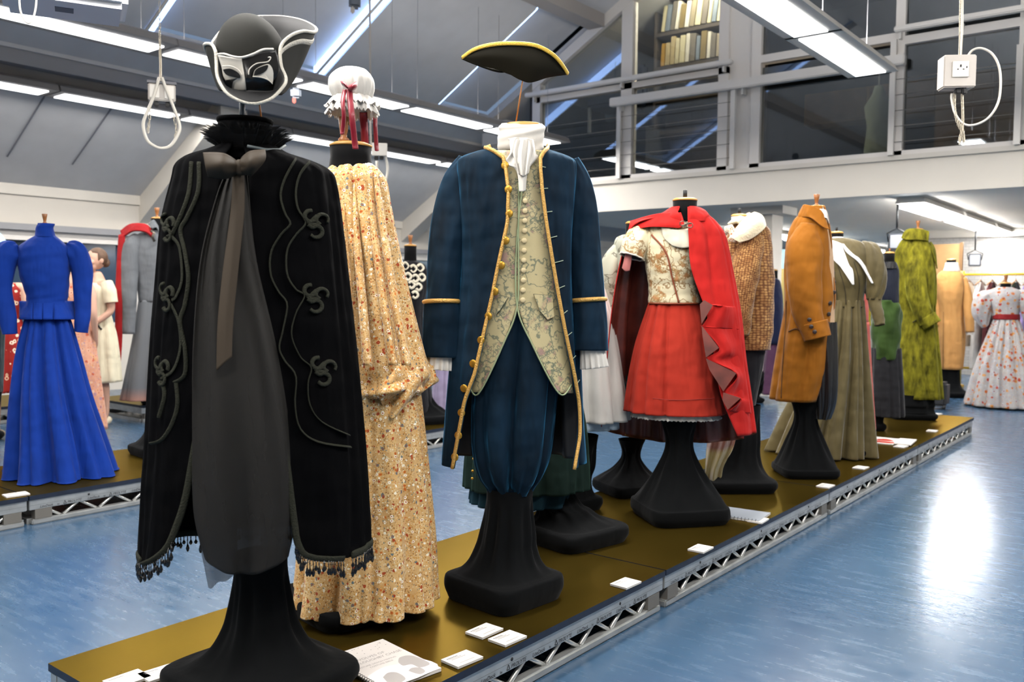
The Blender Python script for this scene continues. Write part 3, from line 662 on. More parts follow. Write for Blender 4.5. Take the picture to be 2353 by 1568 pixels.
floral = printed('tan_floral', '#b98d4a', [(170, .42, [(0, '#8f6434'), (.25, '#d8c9a4'), (.5, '#c29048'), (.75, '#a9834f'), (.9, '#7a7a6a')], None, .9), (62, .33, [(0, '#9a3f1c'), (.25, '#e4dcc4'), (.5, '#b96a26'), (.7, '#e9e2cf'), (.9, '#5f6d70')], '#a24a22', .75)], basevar=[(.3, '#b98e58'), (.55, '#cba670'), (.75, '#d6b888')])
wcoat_m = embroid('silk_brocade', '#b3a67e', '#5c6657', '#a08a6c', 17, .5, .48, '#9a7a72')
brocade = embroid('rose_brocade', '#cdc2a2', '#7d5626', '#a0783e', 15, .5, .45, '#a87248')
rosedress = printed('rust_floral', '#c9c3bd', [(22, .42, [(0, '#b86a34'), (.3, '#a83a26'), (.5, '#c58a4a'), (.7, '#b0b0b4')], '#8c3a2a', .75), (70, .34, [(0, '#b98a6a'), (.5, '#9a9aa6')], None, .5)], basevar=[(.3, '#9a9698'), (.7, '#b5b0aa')])
velvetblack = velvet('black_velvet', '#030304', '#33343a', .02, .2, spec=.04)
navyv = velvet('navy_velvet', '#071b2a', '#3c8cbc', .6, .6, 9)  # strong tone variation paints the vertical sheen highlights into the colour
limev = velvet('lime_velvet', '#645f14', '#d6d65a', .4, .75, 22)
greenv = velvet('dark_green_velvet', '#0d1d18', '#2f5a4c', .4, .3)
satin = mat('charcoal_satin', '#352d24', .62, 0, .15)
goldbraid = mat('gold_braid', '#c2974e', .45, .35, bump=.9, bscale=220)
goldm = mat('gold_metal', '#b48a35', .35, .85)
whitelinen = cloth('white_linen', '#c6c2bb', .85, .04, relf=.5)
cordm = mat('black_braid', '#26271f', .9, 0, .15, bump=.8, bscale=260)
def gauzy(name, c, alpha):
    s = NT(name); s.color(c); s.set(.7, 0, .3); v = s.coord(scale=(1, 1, .2)); n = s.noise(v, 14, 4)
    s.link(s.ramp(n.outputs[0], [(.3, max(0, alpha-.12)), (.7, min(1, alpha+.12))]), s.b.inputs['Alpha']); MATS[name] = s.m; return s.m
chiffon = gauzy('charcoal_chiffon', '#151310', .93); chiffon2 = gauzy('thin_chiffon', '#3a3a3d', .5)

# ================================================================== 1 BLACK CAPE WITH MASK HAT
_p = onz(600, 1578, HD); F = Fig(_p.x, _p.y, 'black velvet cape with braid, bead fringe and charcoal bow on a draped stand'); cape_f = F
F.stand(1270, 600, 118, .215, .62, .06, .0, 8, 3, cx=.0)
R0 = [(338, 505, 640, .09), (352, 468, 668, .10), (368, 425, 722, .125), (388, 402, 760, .14), (420, 394, 774, .15), (520, 370, 788, .17), (650, 358, 802, .19), (800, 346, 818, .21), (1000, 335, 836, .225), (1100, 328, 843, .232), (1160, 325, 846, .235), (1205, 322, 849, .238), (1235, 320, 850, .24), (1256, 319, 851, .24)]
ed = [(535, 560), (530, 560), (520, 565), (515, 570), (512, 572), (505, 575), (500, 590), (490, 610), (455, 650), (436, 664), (416, 672), (395, 680), (362, 705), (326, 790)]
E0 = [(F.q(a, r[0], -.12)[0], F.q(b, r[0], -.12)[0]) for (a, b), r in zip(ed, R0)]
cp = F.loft('cape', R0, velvetblack, 150, 80, fold(9, .0, .016, 5), E0, solid=.004); RC = F.R; CL = F.last
F.cord('hem_border', [(p[0], p[1]-.004, p[2]+.004) for p in CL[-1][2:-2:2]], .011, cordm, cp, 6, .4)
for col in (0, -1): F.cord('front_border', [(r[col][0], r[col][1]-.004, r[col][2]) for r in CL[40::2]], .009, cordm, cp, 6, .4)
for pts in ([(440, 372), (432, 450), (400, 530), (385, 545)], [(457, 372), (455, 440), (430, 500), (415, 530), (425, 580), (433, 640), (425, 700), (414, 740), (425, 800), (425, 860), (400, 880)],
            [(395, 545), (412, 570), (418, 640), (405, 680), (395, 690)], [(393, 700), (410, 740), (414, 800), (398, 850), (370, 870)], [(372, 875), (378, 910), (365, 960)], [(405, 880), (408, 930), (395, 975), (372, 1010), (345, 1020)],
            [(680, 365), (655, 410), (645, 450), (655, 490), (667, 515), (645, 540), (623, 580), (622, 630), (640, 670), (660, 700), (650, 760), (642, 800), (655, 830), (680, 865), (678, 930), (690, 985), (730, 1015), (806, 1027)],
            [(712, 372), (690, 400), (680, 440), (685, 480), (703, 512), (680, 540), (660, 575), (660, 630), (680, 665), (700, 680), (680, 720), (670, 770), (690, 820), (715, 845), (708, 880), (712, 930), (740, 970), (803, 1000)]):
    F.cord('braid_scroll', F.drape(RC, pts, .006, 70), F.px(4.4), cordm, cp, 6, .35)
for (cx, cyy) in ((728, 512), (727, 683), (745, 850), (385, 520), (383, 680), (372, 850)):
    sg = 1 if cx > 600 else .55
    for k in range(3):
        a0 = [(-1, -.7), (.9, -.3), (-.1, .95)][k]
        pts = [(cx+(-24+22*0)*sg*0, cyy)]
        pts = [(cx-20*sg, cyy+4)] + [(cx+(a0[0]*14+14*math.cos(q))*sg, cyy+a0[1]*22+13*math.sin(q)) for q in [k*2+.7*i for i in range(8)]]
        F.cord('braid_knot', F.drape(RC, pts, .009, 26), F.px(4.6), cordm, cp, 6, .6)
# bead fringe
beadm = mat('jet_bead', '#060608', .15); o0 = None; random.seed(2)
hp = [Vector(p) for p in CL[-1][2:-2:1]]
for i in range(len(CL)-16, len(CL)-1):
    for c in (0, -1):
        a_, b_ = Vector(CL[i][c]), Vector(CL[i+1][c]); nseg = max(1, int((b_-a_).length/.0075))
        hp += [a_+(b_-a_)*(q/nseg) for q in range(nseg)]
for p in hp:
    L = random.uniform(.030, .058)
    if o0 is None:
        bm = bmesh.new(); lathe(bm, [(.0012, 0), (.0014, -.3), (.0026, -.33), (.0012, -.37), (.0014, -.55), (.003, -.62), (.0055, -.8), (.003, -.95), (.0006, -1)], 7)
        for q in bm.verts: q.co.z *= .05
        o0 = obj('bead_drop', bm, beadm, cp, True); o = o0
    else: o = inst(o0, cp, name='bead_drop')
    o.location = (p[0]+random.uniform(-.002, .002), p[1]-.004, p[2]); o.scale = (1, 1, L/.05)
print('beads', len(hp))
# stand collar, tulle ruff, scarf and bow
F.neck(563, 276, 345, 116, velvetblack, cap=False, ry=.85, y=.0)
x, z = F.q(563, 274); latheo('collar_rim', [(F.px(59), z-.012), (F.px(61), z-.004), (F.px(60), z), (F.px(52), z)], velvetblack, F.root, 30, (x, 0, 0), .85)
tul = gauzy('black_tulle', '#0a0a0b', .8)
for k, (v0, v1, a, b) in enumerate(((345, 300, 492, 640), (350, 312, 486, 648), (352, 325, 500, 636))):
    F.loft('tulle_ruff', [(v1, a-14, b+12, .12), (v1+14, a+6, b-4, .10), (v0, a+22, b-18, .085)], tul, 160, 10, lambda th, t, k=k: (1-t)*.014*(math.sin(23*th+k)+.6*math.sin(41*th)), solid=0)
F.cord('collar_piping', [(F.q(u, v)[0], y, F.q(u, v)[1]) for u, v, y in ((655, 338, -.02), (640, 352, -.06), (610, 357, -.10), (570, 352, -.12))], .004, mat('piping', '#4a5254', .6), F.root)
yb = -.165
scarf = F.sheet('chiffon_scarf', [[(528, 385, yb), (545, 385, yb-.01), (566, 385, yb)], [(500, 450, yb-.01), (535, 450, yb-.02), (572, 450, yb)], [(462, 600, yb-.02), (520, 600, yb-.04), (590, 600, yb-.02)], [(444, 800, yb-.05), (540, 800, yb-.07), (636, 800, yb-.05)], [(441, 1000, yb-.06), (555, 1000, yb-.09), (668, 1000, yb-.06)], [(444, 1180, yb-.06), (560, 1180, yb-.09), (680, 1180, yb-.06)], [(470, 1290, yb-.06), (560, 1325, yb-.08), (664, 1285, yb-.06)]], chiffon, 60, 70, lambda a, t: .012*(.3+t)*math.sin(a*12+2*t)+.005*math.sin(a*23-3*t))
F.sheet('chiffon_tail', [[(452, 1200, yb-.03), (500, 1200, yb-.02), (545, 1200, yb-.03)], [(462, 1270, yb-.03), (500, 1280, yb-.02), (545, 1275, yb-.03)], [(478, 1354, yb-.03), (505, 1340, yb-.02), (545, 1320, yb-.03)]], chiffon2, 20, 24, lambda a, t: .012*math.sin(a*13+2*t), solid=.001)
F.sheet('satin_tail', [[(535, 388, yb-.03), (548, 390, yb-.035), (560, 390, yb-.03)], [(530, 480, yb-.045), (545, 480, yb-.055), (562, 480, yb-.045)], [(512, 620, yb-.075), (530, 620, yb-.085), (548, 620, yb-.075)], [(500, 740, yb-.1), (518, 740, yb-.108), (536, 740, yb-.1)], [(497, 852, yb-.118), (515, 835, yb-.122), (533, 820, yb-.118)]], satin, 40, 12)
for sgn, pts in ((-1, [[(548, 372, yb-.03), (552, 385, yb-.04), (548, 400, yb-.03)], [(515, 352, yb-.07), (512, 385, yb-.09), (516, 412, yb-.05)], [(466, 350, yb-.05), (472, 385, yb-.075), (478, 408, yb-.04)]]), (1, [[(550, 372, yb-.03), (553, 383, yb-.04), (550, 398, yb-.03)], [(575, 352, yb-.06), (576, 380, yb-.085), (570, 398, yb-.05)], [(609, 348, yb-.045), (604, 368, yb-.07), (572, 404, yb-.04)]])):
    F.sheet('bow_loop', pts, satin, 24, 14, lambda a, t: -.012*math.sin(a*PI)*math.sin(t*PI)+.005*math.sin(a*14)*(1-t), solid=.006)
x, z = F.q(550, 384, yb-.05); bm = bmesh.new(); bmesh.ops.create_uvsphere(bm, u_segments=16, v_segments=10, radius=1, matrix=Matrix.Translation((x, yb-.045, z)) @ Matrix.Diagonal((.014, .014, .02, 1))); obj('bow_knot', bm, satin, F.root, True)
x, z = F.q(557, 276); F.cord('hat_pole', [(x, 0, z-.05), (x, 0, z+.10)], .0075, mat('blue_pole', '#0f2436', .35), S=12)
F.cord('support_stick', [F.p3(601, 278, .03), F.p3(593, 215, .03)], .0025, mat('bamboo', '#9a5f24', .5))
# hat with mask
H = thing('mask_tricorn', F.root.matrix_world @ Vector((0, 0, 0)), 'black and cream half mask under a charcoal tricorn with pale lace edge', 'hat')
H.location = F.o; H.rotation_euler = (0, 0, F.rot)
hatm = mat('charcoal_felt', '#272724', .85, 0, .2); hatd = mat('black_felt', '#0e0e10', .7); creamlace = mat('cream_lace', '#b9b4a8', .7, bump=.8, bscale=180); creammask = mat('cream_mask', '#c9c3b8', .35); blackmask = mat('black_mask', '#08080a', .25)
cx, cz = F.q(578, 135); rx, ryy, rzz = F.px(76), .115, F.px(95)
bm = bmesh.new(); bmesh.ops.create_uvsphere(bm, u_segments=40, v_segments=24, radius=1, matrix=Matrix.Translation((cx, 0, cz)) @ Matrix.Rotation(-.18, 4, 'Y') @ Matrix.Diagonal((rx, ryy, rzz, 1))); obj('crown', bm, hatm, H, True)
edge = [(575, 238, -.17), (525, 217, -.15), (501, 180, -.115), (497, 140, -.09), (495, 118, -.08), (486, 102, -.04), (470, 103, .0), (478, 122, .04), (492, 92, .09), (520, 62, .12), (560, 44, .135), (600, 38, .14), (650, 39, .14), (695, 48, .11), (725, 64, .07), (722, 74, .03), (695, 72, -.02), (665, 84, -.06), (645, 108, -.085), (646, 150, -.10), (657, 180, -.11), (650, 200, -.13), (620, 228, -.16), (575, 238, -.17)]
edge = edge[11:-1]+edge[:12]; EP = cr([tuple(F.p3(*e)) for e in edge], 140); inn = []
bx, bz = F.q(577, 214)
for p in EP:
    a = math.atan2(p[1]+.01, (p[0]-bx)*1.15); inn.append((bx+F.px(66)*math.cos(a), .105*math.sin(a), bz+.02*math.sin(a)))
rows = []
for k in range(9):
    t = k/8; rows.append([tuple(b+(a-b)*t for a, b in zip(p, q))[:2]+((q[2]+(p[2]-q[2])*(t**1.5)) ,) for p, q in zip(EP, inn)])
gridmesh('brim', rows, hatm, H, solid=.005, lining=hatd)
tubeo('edge_trim', EP, .0045, creamlace, H, 8)
tubeo('lace_band', [tuple(b+(a-b)*.9 for a, b in zip(p, q))[:2]+(q[2]+(p[2]-q[2])*.85-.002,) for p, q in zip(EP, inn)][16:44], .008, creamlace, H, 8, .3)
def mk(u, v, o=.0):
    x, z = F.q(u, v, -.12); a = max(0, 1-((x-cx)/(rx*1.25))**2-((z-cz)/(rzz*1.35))**2); y = -(ryy+.012)*math.sqrt(a)-.034-o-.016*math.exp(-((u-568)/14)**2-((v-185)/26)**2)
    return F.p3(u, v, y)
def maskpart(name, rows, m, o=0., solid=.004, M=16, N=16):
    g = [cr(r, M) for r in rows]; cols = [cr([g[i][j] for i in range(len(g))], N) for j in range(M)]
    return gridmesh(name, [[tuple(mk(*cols[j][i], o)) for j in range(M)] for i in range(N)], m, H, solid=solid)
maskpart('mask_cream_half', [[(500, 126), (528, 131), (555, 132)], [(509, 155), (535, 158), (559, 158)], [(515, 180), (540, 182), (563, 182)], [(536, 208), (550, 210), (566, 208)]], creammask)
maskpart('mask_black_half', [[(555, 132), (595, 122), (634, 115)], [(559, 158), (600, 152), (642, 145)], [(563, 182), (604, 180), (640, 170)], [(566, 208), (596, 204), (622, 195)]], blackmask)
def patch(name, pts, m, o):
    P = cr(pts+[pts[0]], 28)[:-1]; c = (sum(p[0] for p in P)/len(P), sum(p[1] for p in P)/len(P)); bm = bmesh.new(); vc = bm.verts.new(mk(*c, o)); vs = [bm.verts.new(mk(*p, o)) for p in P]
    for i in range(len(vs)): bm.faces.new((vc, vs[i], vs[(i+1) % len(vs)]))
    obj(name, bm, m, H)
patch('eye_hole', [(512, 160), (530, 158), (548, 168), (552, 179), (540, 178), (520, 172)], mat('eye_dark', '#020203', .9), .006)
patch('eye_patch', [(581, 176), (586, 160), (604, 150), (619, 148), (628, 165), (626, 192), (616, 184), (600, 178)], creammask, .006)
patch('eye_hole', [(583, 174), (588, 160), (604, 152), (616, 150), (612, 162), (598, 171)], MATS['eye_dark'], .009)
patch('cheek_patch', [(518, 184), (534, 182), (546, 180), (536, 188), (532, 203), (524, 195)], blackmask, .007)
for pts in ([(500, 125), (515, 124), (535, 130), (556, 132), (580, 125), (605, 114), (628, 113)], [(511, 152), (530, 152), (547, 160), (556, 172)], [(571, 172), (574, 158), (590, 146), (615, 142), (622, 132), (616, 132)], [(581, 176), (600, 178), (616, 184), (626, 193)]):
    tubeo('painted_line', [tuple(mk(*p, .009)) for p in cr(pts, 24)], .0014 if pts[0] != (500, 125) else .0028, creammask, H, 6)

# ================================================================== 2 TAN FLORAL GOWN WITH MOB CAP
F = Fig(.345, .885, 'tan floral sack-back gown with looped skirt, seen from behind the black cape')
F.stand(1330, 830, 150, .2, .55, .06, .2, 8, 6)
F.loft('petticoat_skirt', [(860, 720, 958, .2), (1000, 708, 974, .22), (1120, 695, 986, .235), (1230, 684, 996, .25), (1320, 678, 1000, .26), (1372, 672, 1003, .265)], floral, 160, 60, fold(11, .012, .024, 11), solid=.004)
g = F.loft('gown_back', [(380, 766, 862, .055), (392, 752, 874, .08), (415, 738, 889, .105), (470, 735, 899, .125), (560, 735, 916, .15), (660, 732, 938, .17), (760, 728, 962, .2), (830, 722, 980, .22), (862, 716, 992, .23), (885, 722, 985, .255), (900, 740, 962, .225)], floral, 180, 80, lambda th, t, f=fold(9, .004, .022, 21, 1): f(th, t)+.03*math.exp(-((t-.86)/.06)**2)*math.sin(5*th+1), solid=.004)
F.sheet('looped_puff', [[(905, 800, -.12), (945, 810, -.1), (972, 800, .02)], [(880, 850, -.2), (940, 865, -.2), (1000, 852, -.02)], [(870, 880, -.22), (930, 905, -.22), (992, 882, -.02)], [(868, 905, -.2), (900, 960, -.21), (958, 905, -.05)]], floral, 30, 40, lambda a, t: .022*math.sin(a*15+3*t)*(.4+t), parent=g)
for k, (u0, u1, u2, u3) in enumerate(((792, 790, 800, 806), (815, 818, 832, 846), (845, 858, 880, 905), (862, 880, 905, 935))):
    F.sheet('pleat', [[(u0-7, 396, -.075), (u0, 396, -.09), (u0+6, 396, -.078)], [(u1-9, 520, -.135), (u1, 520, -.155), (u1+8, 520, -.138)], [(u2-11, 680, -.19), (u2, 680, -.215), (u2+10, 680, -.195)], [(u3-12, 840, -.25), (u3, 840, -.275), (u3+10, 840, -.255)]], floral, 40, 9, parent=g)
F.neck(806, 338, 388, 92, cap=True, ry=.85)
x, z = F.q(790, 336); h = F.px(54)
latheo('finial', [(.014, z+.004), (.018, z+.012), (.019, z+.02), (.011, z+.028), (.0105, z+.034), (.014, z+.05), (.019, z+h*1.12), (.017, z+h*1.14)], mat('turned_wood', '#8a5526', .4, var=.2, vscale=30), F.root, 20, (x, -.02, 0))
F.loft('lace_collar', [(376, 772, 856, .05), (388, 766, 866, .062)], whitelinen, 120, 8, lambda th, t: .003*math.sin(30*th)*t, solid=.002)
F.cord('support_stick', [F.p3(824, 336, -.02), F.p3(778, 225, -.03)], .0024, mat('pale_stick', '#b98a4a', .5))
H = thing('mob_cap', F.o, 'white frilled mob cap with crimson ribbon bow and tails', 'cap', F.rot)
G2 = Fig.__new__(Fig); G2.__dict__.update(F.__dict__); G2.root = H
G2.loft('cap_crown', [(155, 795, 822, .02), (162, 775, 842, .05), (180, 758, 857, .08), (205, 757, 860, .085), (222, 764, 855, .078), (228, 768, 852, .07)], whitelinen, 110, 30, lambda th, t: .0022*(math.sin(19*th+2*t)+.6*math.sin(31*th-t)+.9*math.sin(11*th+5*t))*(.2+t), solid=.002)
G2.loft('upper_frill', [(221, 770, 850, .07), (232, 760, 860, .085), (246, 752, 868, .1)], whitelinen, 160, 14, lambda th, t: t*.009*(math.sin(13*th+1.5*math.sin(2*th))+.5*math.sin(23*th+1+2*math.sin(th))), solid=.002, hem=lambda th: .006*math.sin(40*th))
G2.loft('lower_frill', [(228, 770, 852, .07), (245, 758, 862, .09), (262, 752, 866, .1)], whitelinen, 160, 14, lambda th, t: t*.008*(math.sin(14*th+2+1.5*math.sin(3*th))+.5*math.sin(27*th+1)), solid=.002, hem=lambda th: .006*math.sin(44*th))
crim = mat('crimson_ribbon', '#7d0f22', .35, sheen=.2)
for name, pts, wd in (('ribbon_tail', [(793, 205, -.10), (788, 230, -.125), (790, 270, -.13), (786, 308, -.12)], 5), ('ribbon_tail', [(803, 205, -.105), (806, 240, -.13), (811, 290, -.135), (817, 342, -.125)], 7), ('ribbon_tail', [(835, 258, .07), (837, 300, .075), (840, 356, .075)], 9), ('ribbon_tail', [(863, 250, .06), (862, 290, .065), (866, 346, .06)], 5)):
    G2.sheet(name, [[(u-wd, v, y), (u, v+1, y-.004), (u+wd, v, y)] for u, v, y in pts], crim, 24, 5, lambda a, t: .006*math.sin(t*9), solid=.0015)
for sg in (-1, 1):
    G2.sheet('bow_loop', [[(801, 199, -.105), (801, 203, -.11), (801, 206, -.105)], [(801+sg*10, 188 if sg < 0 else 194, -.12), (801+sg*10, 194 if sg < 0 else 200, -.135), (801+sg*10, 199 if sg < 0 else 206, -.12)], [(801+sg*19, 186 if sg < 0 else 189, -.11), (801+sg*18, 190 if sg < 0 else 196, -.125), (801+sg*15, 196 if sg < 0 else 203, -.11)]], crim, 14, 8, lambda a, t: -.006*math.sin(a*PI)*math.sin(t*PI), solid=.004)

# ================================================================== 3 NAVY VELVET COAT
F = Fig(.70, 1.335, 'navy velvet frock coat, gold braid, brocade waistcoat and breeches on a stand'); coat_f = F
F.stand(1120, 1172, 106, .172, .80, .085, .0, 10, 8, cx=-.012)
br = F.loft('breeches', [(690, 1110, 1296, .115), (780, 1098, 1292, .125), (880, 1088, 1284, .135), (980, 1084, 1274, .14), (1050, 1089, 1264, .135), (1095, 1102, 1246, .115), (1118, 1118, 1230, .09), (1132, 1125, 1222, .075)], navyv, 140, 60, lambda th, t, f=fold(7, .004, .014, 9): f(th, t)-.035*math.exp(-((th-1.5*PI+.05)/.10)**2)*min(1, t*3)*(1 if t < .85 else .4), solid=0)
WR = F.rings([(345, 1130, 1255, .075), (400, 1095, 1290, .10), (500, 1085, 1300, .118), (600, 1085, 1300, .122), (700, 1080, 1305, .125), (800, 1072, 1312, .135), (905, 1065, 1325, .15)])
def wsheet(name, rows, M=14):
    def pt(u, v):
        x, z = F.q(u, v, -.12); y = F.front(WR, x, z, .006); return F.p3(u, v, y)
    g = [cr(r, M) for r in rows]; cols = [cr([g[i][j] for i in range(len(g))], 44) for j in range(M)]
    return gridmesh(name, [[tuple(pt(*cols[j][i])) for j in range(M)] for i in range(44)], wcoat_m, F.root, solid=.004)
wl = wsheet('waistcoat', [[(u0, v), ((u0+u1)/2, v), (u1, v)] for v, u0, u1 in ((345, 1125, 1184), (400, 1118, 1190), (470, 1112, 1193), (560, 1108, 1191), (640, 1105, 1190), (700, 1100, 1189), (725, 1092, 1181), (790, 1085, 1157), (850, 1078, 1130), (902, 1074, 1102))])
wr_ = wsheet('waistcoat', [[(u0, v), ((u0+u1)/2, v), (u1, v)] for v, u0, u1 in ((345, 1228, 1262), (400, 1205, 1268), (470, 1190, 1275), (560, 1187, 1288), (640, 1186, 1296), (700, 1187, 1302), (725, 1196, 1304), (790, 1222, 1308), (850, 1254, 1314), (904, 1284, 1318))])
sage = mat('sage_piping', '#8f9a76', .6)
for pts in ([(1192, 420), (1191, 560), (1189, 700), (1157, 790), (1102, 902), (1080, 895)], [(1200, 430), (1187, 560), (1188, 702), (1222, 790), (1284, 904), (1314, 884)]):
    P = []
    for u, v in cr(pts, 50): x, z = F.q(u, v, -.12); y = F.front(WR, x, z, .011); P.append(F.p3(u, v, y))
    F.cord('waistcoat_piping', P, .003, sage, wl)
silkb = mat('silk_button', '#c3b28a', .45)
F.discs('waistcoat_button', [(1207-.55*i, 462+22.8*i, 0) for i in range(11)], .0095, silkb, wr_, .014, WR)
for pts, nm in (([(1226, 677), (1268, 680), (1272, 728), (1257, 735), (1240, 715)], 'pocket_flap'), ([(1152, 680), (1168, 683), (1150, 712), (1141, 722)], 'pocket_flap')):
    bm = bmesh.new(); vs = []
    for u, v in pts: x, z = F.q(u, v, -.12); y = F.front(WR, x, z, .014); vs.append(bm.verts.new(F.p3(u, v, y)))
    bm.faces.new(vs); o = obj(nm, bm, wcoat_m, wl); md = o.modifiers.new('t', 'SOLIDIFY'); md.thickness = .005
    F.cord('flap_piping', [q.co.copy() for q in vs][1:] if False else [Vector(q) for q in [tuple(v.co) for v in o.data.vertices]], .002, mat('dark_sage', '#3d4232', .6), wl)
CR = [(338, 1132, 1258, .08), (346, 1112, 1266, .085), (354, 1085, 1292, .10), (366, 1055, 1322, .115), (385, 1045, 1334, .125), (450, 1052, 1332, .14), (550, 1058, 1326, .145), (650, 1056, 1326, .145), (750, 1044, 1330, .155), (850, 1032, 1334, .17), (950, 1023, 1338, .185), (1062, 1014, 1343, .195)]
EL = [(338, 1116), (346, 1120), (360, 1142), (375, 1160), (400, 1166), (450, 1172), (520, 1170), (600, 1152), (680, 1136), (760, 1118), (850, 1098), (910, 1076), (980, 1063), (1068, 1047)]
ER = [(338, 1256), (346, 1254), (360, 1244), (375, 1237), (400, 1237), (450, 1241), (520, 1250), (600, 1263), (680, 1277), (760, 1292), (850, 1312), (910, 1324), (980, 1328), (1060, 1311)]
def interp(tab, v):
    for (a, x), (b, y) in zip(tab[:-1], tab[1:]):
        if a <= v <= b: return x+(y-x)*(v-a)/(b-a)
    return tab[-1][1] if v > tab[-1][0] else tab[0][1]
RR = cr(CR, 34); EE = [(F.q(interp(EL, r[0]), r[0], -.11)[0], F.q(interp(ER, r[0]), r[0], -.11)[0]) for r in RR]
ct = F.loft('coat_body', RR, navyv, 150, 90, fold(7, .0, .024, 14), EE, solid=.004, lining=mat('navy_lining', '#0a0d14', .6)); CB = F.last; RCB = F.R
for col, nm in ((0, 'gold_braid'), (-1, 'gold_braid')):
    P = [(r[col][0]+(.006 if col == 0 else -.006), r[col][1]-.004, r[col][2]) for r in CB]; F.cord(nm, P, .0088, goldbraid, ct, 8, .75)
for sgn, path, cuff, ru in ((-1, [(1078, 372, .0, 26), (1052, 420, -.005, 36), (1035, 500, -.015, 39), (1025, 600, -.03, 40), (1018, 690, -.045, 38), (1016, 760, -.05, 37)], [(1016, 694, -.045, 40), (1016, 750, -.052, 43), (1014, 822, -.06, 41)], [(1012, 815, -.06, 27), (1009, 850, -.062, 30)]),
                            (1, [(1306, 372, .0, 24), (1325, 420, .0, 31), (1340, 500, -.01, 34), (1348, 600, -.02, 36), (1352, 690, -.03, 36), (1354, 760, -.035, 35)], [(1353, 690, -.03, 37), (1356, 750, -.035, 39), (1356, 806, -.04, 40)], [(1361, 800, -.04, 27), (1366, 846, -.042, 29)])):
    sl = F.sleeve('sleeve', path, navyv, 48, 40, lambda th, t: .004*math.sin(3*th+9*t)*math.sin(PI*t)+.003*math.sin(11*th)*max(0, 1-4*t), parent=ct)
    cf = F.sleeve('cuff', cuff, navyv, 48, 16, parent=ct, solid=.006); top = F.last[0]
    F.cord('cuff_braid', [Vector(p)+Vector((0, -.002, .0)) for p in top]+[Vector(top[0])], .008, goldbraid, cf, 8)
    F.sleeve('shirt_ruffle', ru, whitelinen, 90, 10, lambda th, t: t*.007*math.sin(13*th), parent=F.root, solid=.0015)
F.discs('gold_button', [(1160, 380, 0), (1168, 435, 0), (1170, 491, 0), (1162, 553, 0), (1152, 610, 0), (1137, 670, 0), (1122, 727, 0), (1105, 782, 0), (1087, 836, 0), (1066, 893, 0), (1060, 949, 0), (1053, 1001, 0), (1045, 1051, 0)], .0145, goldm, ct, .012, RCB, (-.35, -.94, 0))
for i, (u, v, w_, h_) in enumerate(((1232, 381, 18, 4), (1236, 434, 19, -1), (1243, 489, 22, -3), (1256, 548, 20, -5), (1268, 605, 22, -6), (1280, 663, 14, -6), (1290, 722, 10, -8), (1300, 772, 10, -8), (1311, 826, 8, -8), (1322, 882, 6, -8))):
    F.cord('buttonhole', F.drape(RCB, [(u+4, v), (u+4+w_, v+h_)], .005, 5), .0018, mat('silver_thread', '#8e9a86', .5), ct)
x, z = F.q(1203, 288); latheo('neck_block', [(F.px(40), z-.16), (F.px(40), z-.02), (F.px(40), z+.002), (F.px(38), z+.005), (F.px(10), z+.007)], mat('pale_wood', '#b98a45', .45, var=.15, vscale=20), F.root, 28, (x, 0, 0), .8)
F.loft('cravat', [(284, 1153, 1246, .070), (291, 1148, 1251, .080), (303, 1146, 1252, .083), (318, 1143, 1250, .086), (336, 1144, 1248, .088), (352, 1150, 1244, .086)], whitelinen, 80, 40, lambda th, t: .0016*math.sin(20*t+4*math.sin(th+1))+.002*math.sin(2*th+9*t), solid=.003, tilt=.016)
F.sheet('jabot', [[(1168, 318, -.10), (1195, 316, -.118), (1225, 320, -.10)], [(1172, 350, -.115), (1200, 348, -.135), (1232, 352, -.115)], [(1160, 376, -.12), (1200, 372, -.145), (1236, 362, -.118)], [(1186, 392, -.13), (1203, 390, -.15), (1214, 392, -.13)], [(1193, 440, -.145), (1201, 440, -.155), (1208, 438, -.145)]], whitelinen, 44, 40, lambda a, t: .008*math.sin(a*15+6*t+2*math.sin(5*t))*math.sin(PI*min(1, .25+t)), solid=.0015)
F.sheet('jabot', [[(1180, 322, -.11), (1197, 320, -.126), (1215, 324, -.11)], [(1178, 352, -.13), (1198, 352, -.148), (1222, 350, -.13)], [(1192, 400, -.15), (1203, 405, -.162), (1214, 398, -.15)]], whitelinen, 30, 40, lambda a, t: .008*math.sin(a*17+5*t), solid=.0015)
F.cord('hat_stick', [F.p3(1185, 285, -.01), F.p3(1205, 160, -.03)], .0026, mat('bamboo', '#9a5f24', .5))
H = thing('tricorn_hat', F.o, 'black tricorn hat edged in yellow braid above the navy coat', 'hat', F.rot)
G2 = Fig.__new__(Fig); G2.__dict__.update(F.__dict__); G2.root = H
hatblk = mat('black_hat_felt', '#161307', .7, 0, .2, sheen=.12, sheentint='#8a7a3a'); ybraid = mat('yellow_braid', '#c9a53a', .5, .3, bump=.8, bscale=260)
top = [(1062, 131), (1090, 112), (1130, 101), (1180, 98), (1230, 103), (1268, 122), (1290, 145), (1305, 168)]; bot = [(1063, 134), (1095, 149), (1130, 157), (1165, 168), (1195, 184), (1220, 190), (1262, 178), (1304, 172)]
yt = [.0, -.055, -.085, -.10, -.10, -.085, -.05, .0]
g = G2.sheet('front_cock', [[(u, v, y) for (u, v), y in zip(top, yt)], [((a[0]+b[0])/2, (a[1]+b[1])/2, y*.85-.01) for a, b, y in zip(top, bot, yt)], [(u, v, y*.6) for (u, v), y in zip(bot, yt)]], hatblk, 20, 40, solid=.005); LL = G2.last
G2.cord('yellow_braid', [(p[0], p[1]-.006, p[2]-.004) for p in LL[0]], .0075, ybraid, g, 8, .4)
